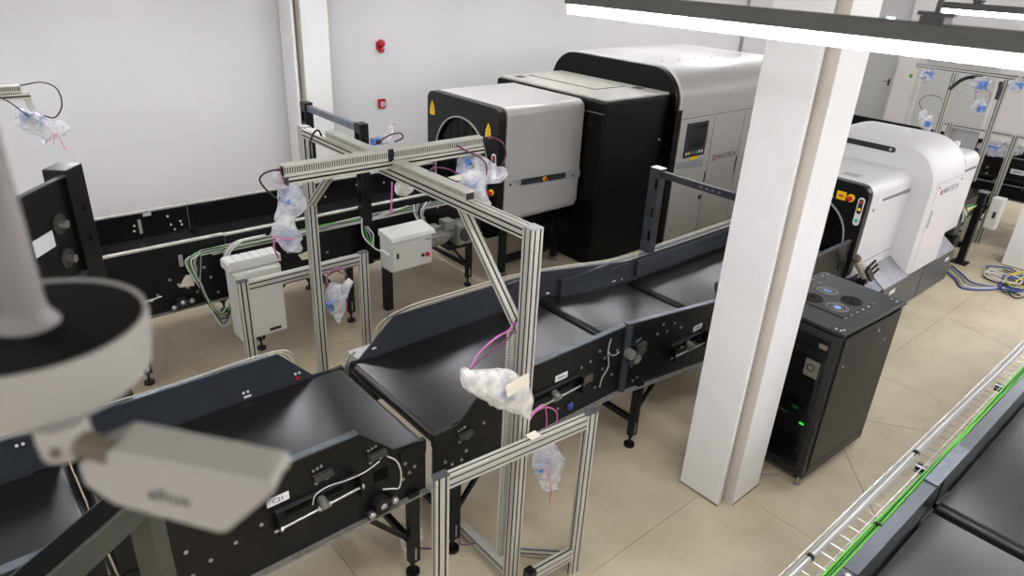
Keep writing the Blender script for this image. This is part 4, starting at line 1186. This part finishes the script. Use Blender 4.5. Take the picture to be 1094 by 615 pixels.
# rail with sensor at the far left
t = thing('sensor_rail', 'aluminium rail with slotted duct reaching in at the far left edge', 'rail', (.4, 7.2, 2.7))
profile((-1.2, 7.2, 2.755), (.86, 7.2, 2.755), .06, .05, (0, 1, 0)).build('beam', ALU, t)
duct(t, (-1.2, 7.2, 2.785), (.80, 7.2, 2.785), .06, .06)
MB().bar((.83, 7.2, 2.76), (.86, 7.2, 2.55), .05, .02, (1, 0, 0)).build('bracket', ALU, t)
profile((-1.15, 7.17, 2.71), (-1.15, 6.40, 2.71), .08, .04).build('arm', ALU, t)
MB().box(-1.19, -1.11, 6.36, 6.44, 0, 2.73).build('post', ALU, t)
bagged('bagged sensor under the rail at the far left edge', [((.76, 7.2, 2.66), .03, .03), ((.78, 7.2, 2.58), .10, .06), ((.84, 7.2, 2.52), .10, .06), ((.90, 7.2, 2.47), .08, .05), ((.97, 7.2, 2.42), .13, .03), ((.99, 7.2, 2.38), .15, .015)], 12,
       body=((.83, 7.2, 2.56), (.16, .07, .09), (0, .4, .2)), ties=[[(.93, 7.12, 2.34), (.97, 7.1, 2.44), (1.01, 7.1, 2.28)]],
       cables=[([(.80, 7.2, 2.84), (.96, 7.18, 2.86), (1.06, 7.17, 2.80), (1.07, 7.17, 2.66), (1.0, 7.18, 2.56), (.92, 7.19, 2.58)], BCAB), ([(.60, 7.15, 2.80), (.70, 7.13, 2.72), (.80, 7.13, 2.60)], BCAB)], m=BAG)

# ================================================================ enclosures and motor on the wall conveyor
t = thing('control_box', 'pale grey control box with red button under the wall conveyor', 'control box', (4.0, 6.3, .7))
b = MB().box(3.73, 4.28, 6.16, 6.40, .74, 1.12).build('body', BOX, t, bevel=.006)
MB().box(3.74, 4.27, 6.145, 6.16, .75, 1.09).build('door', BOX, t, bevel=.006)
MB().yz([(6.10, 1.12), (6.13, 1.16), (6.40, 1.20), (6.40, 1.12)], 3.71, 4.30).build('rain_lid', BOX, t, bevel=.008)
MB().cyl((4.14, 6.13, .87), (4.14, 6.145, .87), .02, 12).build('black_knob', INK, t)
MB().cyl((4.20, 6.12, .87), (4.20, 6.145, .87), .026, 12).build('red_button', RED, t)
MB().box(3.79, 3.82, 6.138, 6.145, .90, .96).build('latch', INK, t)
MB().box(4.18, 4.25, 6.142, 6.145, 1.045, 1.06).build('name_plate', INKG, t)
m = MB()
for k in range(4):
    m.cyl((3.70, 6.22 + .045 * k, .95), (3.73, 6.22 + .045 * k, .95), .016, 10)
m.build('glands', PAPER, t, kind='stuff')
m = MB().box(3.80, 3.90, 6.42, 6.50, .12, .95)
l = m.build('leg', BLACK, t)
MB().cyl((3.85, 6.46, 0), (3.85, 6.46, .025), .055, 16).cyl((3.85, 6.46, .025), (3.85, 6.46, .14), .012, 8).build('foot', ZINC, l)
t = thing('control_box', 'large grey metal enclosure behind the low frame under the wall conveyor', 'control box', (2.2, 6.25, .4))
MB().box(2.0, 2.47, 6.17, 6.40, .43, 1.16).build('body', BOX, t, bevel=.008)
MB().box(2.01, 2.46, 6.155, 6.17, .44, 1.15).build('door', BOX, t, bevel=.006)
MB().box(2.28, 2.40, 6.150, 6.155, .47, .50).build('vent', INK, t)
MB().cyl((2.1, 6.148, .47), (2.1, 6.155, .47), .012, 8).build('lock', INK, t)
t = thing('junction_trunking', 'ribbed grey trunking box on top of the large grey enclosure', 'trunking', (2.2, 6.3, 1.2))
MB().box(1.97, 2.50, 6.22, 6.42, 1.165, 1.25).build('body', BOX, t, bevel=.01)
m = MB()
for k in range(6):
    MB().box(1.985 + .085 * k, 2.062 + .085 * k, 6.225, 6.415, 1.251, 1.262).build('cover', BOX, t, bevel=.004)
t = thing('gear_motor', 'cast grey gear motor beside the control box', 'motor', (4.6, 6.42, .9))
MB().lathe((4.33, 6.42, .92), (1, 0, 0), [(.05, 0), (.095, .01), (.1, .04), (.1, .30), (.085, .32), (.06, .36), (.06, .46)], 22).build('motor_body', MOTOR, t, smooth=40)
m = MB()
for k in range(9):
    a = 2 * math.pi * k / 9
    m.bar((4.36, 6.42 + .1 * math.cos(a), .92 + .1 * math.sin(a)), (4.60, 6.42 + .1 * math.cos(a), .92 + .1 * math.sin(a)), .006, .02)
m.build('cooling_fins', MOTOR, t, kind='stuff')
MB().box(4.42, 4.54, 6.36, 6.48, 1.01, 1.08).build('terminal_box', MOTOR, t, bevel=.008)
MB().box(4.60, 4.74, 6.34, 6.48, 1.0, 1.12).build('terminal_box', MOTOR, t, bevel=.008)
MB().box(4.76, 5.0, 6.30, 6.54, .78, 1.05).build('gear_case', MOTOR, t, bevel=.02)
MB().lathe((4.88, 6.30, .92), (0, -1, 0), [(.09, 0), (.09, .02), (.05, .03), (.03, .035)], 18).build('shaft_cover', OLIVE, t, smooth=40)
MB().box(4.70, 5.05, 6.40, 6.60, .70, .78).build('mount', BLACK, t)

# ================================================================ cables
def bundle(label, paths, cat='cables', group=None, ties=()):
    p0 = Vector(paths[0][0][0])
    t = thing('cable_bundle', label, cat, p0, group)
    for pts, m_, r in paths:
        MB().tube(pts, r, 5, 5).build('cable', m_, t, smooth=60)
    for c, r, ax in ties:
        MB().cyl(Vector(c) - Vector(ax) * .006, Vector(c) + Vector(ax) * .006, r, 12).build('cable_tie', INK, t)
    return t
ps = []
cols = [WCAB, GRCAB, DGCAB, WCAB, GCAB, GRCAB, WCAB, BCAB, WCAB, BCAB, GRCAB]
for k, c in enumerate(cols):
    j = lambda s_: (rnd.random() - .5) * s_
    yy = 6.58 - .012 * (k % 4)
    zz = 1.275 + .013 * (k // 4) + j(.015)
    low = .50 + .05 * (k % 3) + j(.06)
    ps.append(([(2.06 + j(.05), yy - .04, low + .12), (1.98 + j(.04), yy - .05, low), (1.90 + j(.03), yy - .05, low + .06), (1.80 + j(.04), yy - .05, .90 + j(.06)), (1.70 + .012 * k, yy - .03, 1.18 + j(.03)), (1.74 + .012 * k, yy, zz - .01), (1.95, yy, zz + j(.012)), (2.4, yy, zz + j(.02)), (3.0, yy, zz + j(.02)), (3.6, yy, zz + j(.02)), (4.3, yy, zz + j(.02)), (5.1, yy, zz - .02)], c, .006))
bundle('white and green cable bundle along the wall conveyor side rail', ps)
tag(MB().box(1.95, 5.3, 6.535, 6.64, 1.252, 1.262).build('cable_shelf', RAILB), 'thin metal shelf under the cables on the wall conveyor', 'shelf')
ps = []
for k in range(4):
    ps.append(([(2.5 - .04 * k, 6.57, 1.33), (2.28 - .03 * k, 6.54, 1.34), (2.12 - .02 * k, 6.50, 1.28), (2.06 - .01 * k, 6.46, 1.18), (2.08 + .01 * k, 6.42, 1.12), (2.0, 6.40, 1.19)], GRCAB if k % 2 else WCAB, .009))
bundle('grey cables looping down into the large grey enclosure', ps)
ps = []
for k in range(4):
    ps.append(([(3.62 + .2 * k * (k > 1), 6.56, 1.33), (3.58 + .03 * k, 6.52, 1.26), (3.56 + .04 * k, 6.45, 1.12), (3.64, 6.38, 1.0), (3.71, 6.30, .95)], (WCAB, DGCAB, GRCAB, WCAB)[k], .008))
bundle('thin cables dropping from the wall conveyor into the control box', ps)
ps = []
for k in range(5):
    ps.append(([(4.3 + .06 * k, 6.56, 1.33), (4.27 + .03 * k, 6.50, 1.24), (4.30 + .02 * k, 6.44, 1.14), (4.36 + .02 * k, 6.40, 1.08), (4.46 + .04 * k, 6.42, 1.05)], (WCAB, GRCAB, BCAB, WCAB, GRCAB)[k], .009))
bundle('grey cables looping down to the gear motor', ps)
ps = []
for k in range(4):
    yy = YF + .03 + .035 * k
    ps.append(([(2.62 - .04 * k, yy + .14, 1.12), (2.60 - .03 * k, yy + .05, 1.30), (2.75, yy, 1.37 + .008 * k), (3.2, yy, 1.375 + .006 * k), (3.7, yy, 1.37 + .006 * k), (4.05, yy, 1.365), (4.6, yy, 1.30), (5.3, yy, 1.20), (6.2, yy, 1.19), (7.8, yy, 1.20)], (WCAB, GRCAB, WCAB, CCAB)[k], .0055))
bundle('pale cables lying along the far guard of the front conveyor', ps)
ps = []
for k in range(3):
    yy = YF + .05 + .02 * k
    ps.append(([(-1.2, yy, 1.39 + .01 * k), (.2, yy, 1.385 + .01 * k), (.9, yy, 1.39), (1.45, yy, 1.385 + .008 * k), (1.62 + .03 * k, yy + .02, 1.36), (1.70 + .02 * k, yy + .06, 1.22), (1.72, yy + .1, 1.0)], (WCAB, CCAB, WCAB)[k], .006))
bundle('pale cables lying along the far guard of the C21 conveyor', ps)
t = thing('junction_box', 'small pale junction box at the start of the far guard plate', 'junction box', (2.35, 4.35, 1.0))
MB().box(2.22, 2.44, 4.22, 4.36, .98, 1.10).build('body', BOX, t, bevel=.008)
MB().box(2.215, 2.445, 4.215, 4.365, 1.102, 1.115).build('lid', BOX, t, bevel=.004)
ps = [([(2.18 + .02 * k, 4.25, 1.16), (2.16, 4.26 + .02 * k, 1.10 - .01 * k), (2.15 + .02 * k, 4.3, .98), (2.2, 4.32, .88)], (GRCAB, WCAB, GRCAB)[k], .01) for k in range(3)]
bundle('short grey cables beside the small junction box', ps)

# wire basket tray by the lower right conveyor
t = thing('cable_tray', 'galvanised wire basket cable tray beside the lower right conveyor', 'cable tray', (4.5, .82, 1.30))
TX0, TX1 = 2.0, 9.3
for (y, z) in ((.90, 1.36), (.90, 1.30), (.80, 1.30), (.72, 1.30)):
    MB().cyl((TX0, y, z), (TX1, y, z), .003, 6).build('longitudinal_wire', ZINC, t, smooth=60)
rung = None
off = OFF[t.name]
for k in range(int((TX1 - TX0) / .1)):
    x = TX0 + .05 + .1 * k
    if rung is None:
        rung = MB().tube([(x, .905, 1.37), (x, .905, 1.297), (x, .70, 1.297)], .003, 5, 1).build('rung', ZINC, t)
        x_first = x
    else:
        o = rung.copy()
        COL.objects.link(o)
        o.parent = t
        o.location = rung.location + Vector((x - x_first, 0, 0))
for x in (2.55, 3.0 + 1.25, 5.75):
    b = MB().box(x - .03, x + .03, .66, .84, 1.24, 1.285).build('support_bracket', BLACK, t)
    MB().box(x - .034, x - .02, .76, .84, 1.285, 1.291).box(x + .0, x + .03, .76, .80, 1.285, 1.291).build('bracket_clip', PAPER, b)
def along(y, z, amp, k, x0=TX0, x1=TX1):
    pts = []
    n = 12
    for i in range(n + 1):
        x = x0 + (x1 - x0) * i / n
        pts.append((x, y + amp * math.sin(1.3 * i + k * 1.7), z + amp * .5 * math.sin(1.1 * i + k)))
    return pts
bundle('bright green cables lying in the wire basket tray', [(along(.737 + .011 * (k % 4), 1.311 + .011 * (k // 4), .006, k), GCAB if k % 3 else DGCAB, .0065) for k in range(9)],
       ties=[((x, .753, 1.318), .026, (1, 0, 0)) for x in (2.75, 3.45)])
bundle('grey cables along the outer edge of the wire basket tray', [(along(.868 + .014 * (k % 3), 1.312 + .01 * (k // 3), .005, k + 4), (GRCAB, WCAB, GRCAB)[k], .0075) for k in range(3)],
       ties=[((x, .878, 1.316), .022, (1, 0, 0)) for x in (2.95, 4.3)])
bundle('black cables dropping out of the near end of the wire basket tray', [([(2.45 + .05 * k, .86, 1.30), (2.52 + .05 * k, .84, 1.22), (2.62 + .04 * k, .82, 1.05), (2.7 + .03 * k, .80, .7)], BCAB, .009) for k in range(3)])

# coil of cables on the floor
ps = []
r2_ = random.Random(5)
for k in range(12):
    c = (BCAB, GRCAB, BLCAB, YCAB, WCAB, BCAB, BLCAB, YCAB, GRCAB, BCAB, BLCAB, WCAB)[k]
    cx, cy = 11.75 + r2_.uniform(-.25, .35), 2.1 + r2_.uniform(-.25, .2)
    ra, rb_ = r2_.uniform(.16, .38), r2_.uniform(.1, .24)
    ph = r2_.uniform(0, 6.28)
    pts = [(cx + ra * math.cos(ph + q * .7) + .015 * q, cy + rb_ * math.sin(ph + q * .7), .02 + .012 * (k % 4) + .012 * math.sin(q * 2.1 + k)) for q in range(13)]
    ps.append((pts, c, .012))
for k, c in enumerate((BLCAB, WCAB, GRCAB, BLCAB)):
    ps.append(([(11.5 + .1 * k, 2.85, .02), (11.25 + .1 * k, 2.6, .015), (11.0 + .12 * k, 2.42, .015), (11.3 + .05 * k, 2.15, .02), (11.9, 1.9 - .1 * k, .03), (12.3, 1.6 - .05 * k, .02)], c, .012))
bundle('tangled coil of blue, black and yellow cables on the floor', ps)

# ================================================================ things around the second scanner
t = thing('support_stand', 'black leaning steel support stand behind the white scanner exit', 'stand', (12.1, 2.83, 0))
l = MB().box(12.05, 12.15, 2.78, 2.88, .02, 1.16).build('post', BLACK, t, bevel=.006)
MB().box(12.0, 12.22, 2.72, 2.94, 0, .02).build('base_plate', BLACK, t)
MB().box(12.05, 12.15, 2.88, 3.3, .25, .33).build('brace', BLACK, t)
MB().box(12.04, 12.16, 2.76, 2.90, 1.16, 1.18).build('cap', ZINC, t)
t = thing('control_box', 'slim grey control box hanging beside the black support stand', 'control box', (12.2, 2.66, .6))
MB().box(12.16, 12.34, 2.56, 2.72, .62, 1.10).build('body', BOX, t, bevel=.008)
MB().box(12.15, 12.16, 2.57, 2.71, .64, 1.08).build('door', BOX, t, bevel=.004)
MB().box(12.144, 12.15, 2.60, 2.64, .8, .9).build('latch', INK, t)
MB().box(12.10, 12.20, 2.72, 2.78, .92, .98).build('bracket', BLACK, t)
t = thing('exit_conveyor', 'short black conveyor with loose wiring behind the white scanner', 'conveyor', (12.2, 3.6, 0))
MB().box(11.15, 13.3, 3.1, 4.1, .86, .93).build('belt', BELT, t, bevel=.02)
MB().box(11.15, 13.3, 3.05, 3.09, .60, .95).build('side_plate', BLACK, t)
MB().box(11.15, 13.3, 4.11, 4.15, .60, .95).build('side_plate', BLACK, t)
for x in (11.6, 13.2):
    for y in (3.1, 4.1):
        MB().box(x - .04, x + .04, y - .03, y + .03, 0, .6).build('leg', BLACK, t)
MB().box(11.3, 11.55, 2.84, 3.04, .62, .92).build('drive_unit', OLIVE, t, bevel=.01)
MB().cyl((11.42, 2.80, .50), (11.42, 3.04, .50), .12, 18).build('drive_motor', BLACK, t, smooth=40)
bundle('loose wiring hanging behind the white scanner exit hood', [([(11.2 + .06 * k, 2.95, 1.25 - .05 * k), (11.32 + .05 * k, 2.86, 1.12 - .06 * k), (11.4 + .03 * k, 2.82, .92), (11.5, 2.84, .80 + .05 * k), (11.7 + .08 * k, 2.86, .95)], (WCAB, BCAB, GRCAB, YCAB, WCAB, DGCAB)[k], .012) for k in range(6)])
t = thing('roller_sensor', 'silver roller on black clamp at the corner of the white scanner', 'roller', (8.3, 2.86, .5))
MB().cyl((8.05, 2.90, 1.02), (8.50, 2.90, .66), .05, 18).build('roller', RAILB, t, smooth=40)
MB().lathe((8.05, 2.90, 1.02), (-.78, 0, .62), [(.055, 0), (.055, .02), (.03, .05)], 16).build('end_knob', RUB, t, smooth=40)
MB().bar((8.28, 2.83, .86), (8.52, 2.83, .66), .04, .08, (0, 1, 0)).build('clamp', BLACK, t, bevel=.006)
for k in range(3):
    MB().cyl((8.30 + .09 * k, 2.83, .88 - .075 * k), (8.33 + .09 * k, 2.78, .98 - .075 * k), .014, 8).build('clamp_screw', INK, t)
MB().box(8.42, 8.50, 2.86, 2.94, 0, .7).build('post', BLACK, t)
t = thing('wedge_cover', 'black sloping cover in front of the grey scanner base', 'cover', (8.55, 3.0, 0))
MB().yz([(2.74, .02), (2.74, .50), (2.97, .66), (2.97, .02)], 8.42, 8.70).build('body', BLACK, t, bevel=.006)
MB().yz([(2.735, .502), (2.97, .665), (2.97, .67), (2.735, .507)], 8.42, 8.70).build('edge_strip', RAIL, t)

# ================================================================ far portal
t = thing('sensor_portal', 'aluminium sensor portal over the far conveyor at the end of the hall', 'portal', (13.4, 3.7, 0))
for yy in (4.12, 3.36):
    profile((13.4, yy, 1.40 if yy > 4 else 1.0), (13.4, yy, 2.66), .08, .08).build('post', ALU, t)
profile((13.4, 4.75, 2.70), (13.4, 2.7, 2.70), .08, .08).build('top_beam', ALU, t)
profile((13.4, 2.98, 0.0), (13.4, 2.98, 1.85), .08, .08).build('post', ALU, t)
profile((13.42, 4.05, 1.83), (13.42, 2.3, 1.83), .08, .06).build('low_beam', ALU, t)
profile((13.4, 3.95, 0.0), (13.4, 3.95, 1.86), .08, .08).build('post', ALU, t)
MB().box(13.45, 13.47, 3.5, 3.92, 1.40, 1.78).build('panel', DOORG, t)
MB().tube([(13.3, 4.1, 2.4), (13.3, 3.98, 2.56), (13.32, 3.85, 2.63), (13.34, 3.7, 2.64)], .03).build('cable_hose', BCAB, t, smooth=60)
MB().tube([(13.3, 3.4, 2.35), (13.3, 3.40, 2.5), (13.32, 3.42, 2.62)], .025).build('cable_hose', BCAB, t, smooth=60)
bagged('bagged blue sensor at the left end of the far portal beam', [((13.3, 4.55, 2.66), .06, .05), ((13.3, 4.50, 2.58), .14, .08), ((13.3, 4.45, 2.48), .07, .05)], 21, body=((13.3, 4.50, 2.57), (.14, .14, .12), (0, 0, .6)), m=BAG)
bagged('bagged blue sensor in the middle of the far portal beam', [((13.3, 3.70, 2.66), .10, .06), ((13.3, 3.68, 2.55), .16, .08), ((13.3, 3.64, 2.44), .08, .05)], 22, body=((13.3, 3.67, 2.54), (.16, .14, .13), (0, 0, .6)), m=BAG)
bagged('dark bagged sensor at the right end of the far portal beam', [((13.3, 3.25, 2.68), .10, .06), ((13.3, 3.18, 2.60), .13, .07), ((13.3, 3.12, 2.52), .06, .04)], 23, body=((13.3, 3.18, 2.60), (.14, .12, .1), (0, 0, .6)), m=BAG)
bagged('bagged sensor with looped cable left of the far portal post', [((13.3, 4.42, 2.0), .05, .04), ((13.3, 4.34, 1.90), .14, .08), ((13.3, 4.28, 1.78), .13, .07), ((13.3, 4.22, 1.66), .03, .03)], 24, body=((13.28, 4.28, 1.80), (.12, .1, .1), (0, 0, .6)), m=BAG,
       cables=[([(13.3, 4.40, 1.98), (13.3, 4.50, 2.12), (13.3, 4.42, 2.24), (13.3, 4.26, 2.26), (13.3, 4.16, 2.22)], PURP)])
bagged('bagged sensor with looped cable between the far portal posts', [((13.3, 3.62, 2.32), .05, .04), ((13.3, 3.60, 2.22), .13, .07), ((13.3, 3.54, 2.10), .08, .05)], 25, body=((13.28, 3.56, 2.18), (.14, .1, .1), (0, 0, .6)), m=BAG,
       cables=[([(13.3, 3.68, 2.28), (13.3, 3.70, 2.42), (13.3, 3.60, 2.48), (13.3, 3.50, 2.42), (13.3, 3.48, 2.28)], PCAB)])
bagged('bagged blue sensor lying on the far conveyor edge', [((13.55, 3.50, 1.55), .04, .03), ((13.55, 3.30, 1.56), .14, .08), ((13.55, 3.05, 1.58), .14, .08), ((13.55, 2.85, 1.60), .06, .04)], 26, body=((13.53, 3.28, 1.56), (.12, .22, .1), (0, 0, .0)), m=BAG)

# ================================================================ surveillance camera close to the lens
t = thing('surveillance_camera', 'white bullet surveillance camera on a ceiling pole, close at the left', 'camera', (.034, .61, 3.72))
px, py, pz = .034, .61, 3.72
MB().lathe((px, py, pz), (0, 0, 1), [(.023, .0), (.017, .010), (.0155, .018), (.0155, ZC - pz - .002)], 28).build('pole', POLE, t, smooth=40)
bx = MB().lathe((px, py, pz), (0, 0, 1), [(.05, -.058), (.074, -.055), (.081, -.048), (.084, -.03), (.086, -.004), (.0855, 0), (.082, .0), (.081, -.004)], 48).build('junction_box', PLAST, t, smooth=35)
MB().lathe((px, py, pz), (0, 0, 1), [(.0815, -.006), (.0815, -.0015), (.001, -.0015)], 48).build('cover_disc', BLACKM, bx)
MB().lathe((.032, .535, 3.665), (0, 0, -1), [(.018, -.006), (.0185, .01), (.017, .022), (.008, .028)], 24).build('mount_cup', PLAST, t, smooth=45)
MB().cyl((.024, .520, 3.655), (.022, .5165, 3.654), .004, 12).build('cup_screw', RUB, t)
MB().cyl((.040, .522, 3.653), (.056, .506, 3.648), .010, 20).build('swivel', RUB, t, smooth=40)
a_ = Vector((.70, -.70, -.14)).normalized()
s_ = Vector((-.684, -.727, 0)).normalized()
u_ = a_.cross(-s_)
if u_.z < 0:
    u_ = -u_
o_ = Vector((.057, .4945, 3.654))
SIDE = [(-.004, .0), (.110, .0), (.114, -.004), (.112, -.012), (.080, -.056), (.074, -.058), (-.004, -.050), (-.026, -.036), (-.028, -.018)]
SIDE = [(x * 1.06, z * 1.08) for x, z in SIDE]
loop = [o_ + a_ * x + u_ * z for x, z in SIDE]
sh = MB().loft([[p - s_ * .044 + u_ * -.010 for p in loop], [p - s_ * .038 for p in loop], [p for p in loop]]).build('sun_shield', PLAST, t, bevel=.004, seg=3)
q = [o_ + a_ * x + u_ * z - s_ * .006 for x, z in ((.082, -.0615), (.092, -.060), (.118, -.022), (.110, -.018))]
MB().extr(q, -s_ * .028).build('front_window', BLACKM, t)
c = o_ + a_ * .088 + u_ * -.038 - s_ * .024
MB().cyl(c, c + a_ * .012, .012, 18).build('lens', SCREEN, t)
text('alhua', .016, o_ + a_ * .040 + u_ * -.034 + s_ * .0004, a_, u_, INK, sh, depth=.0003)
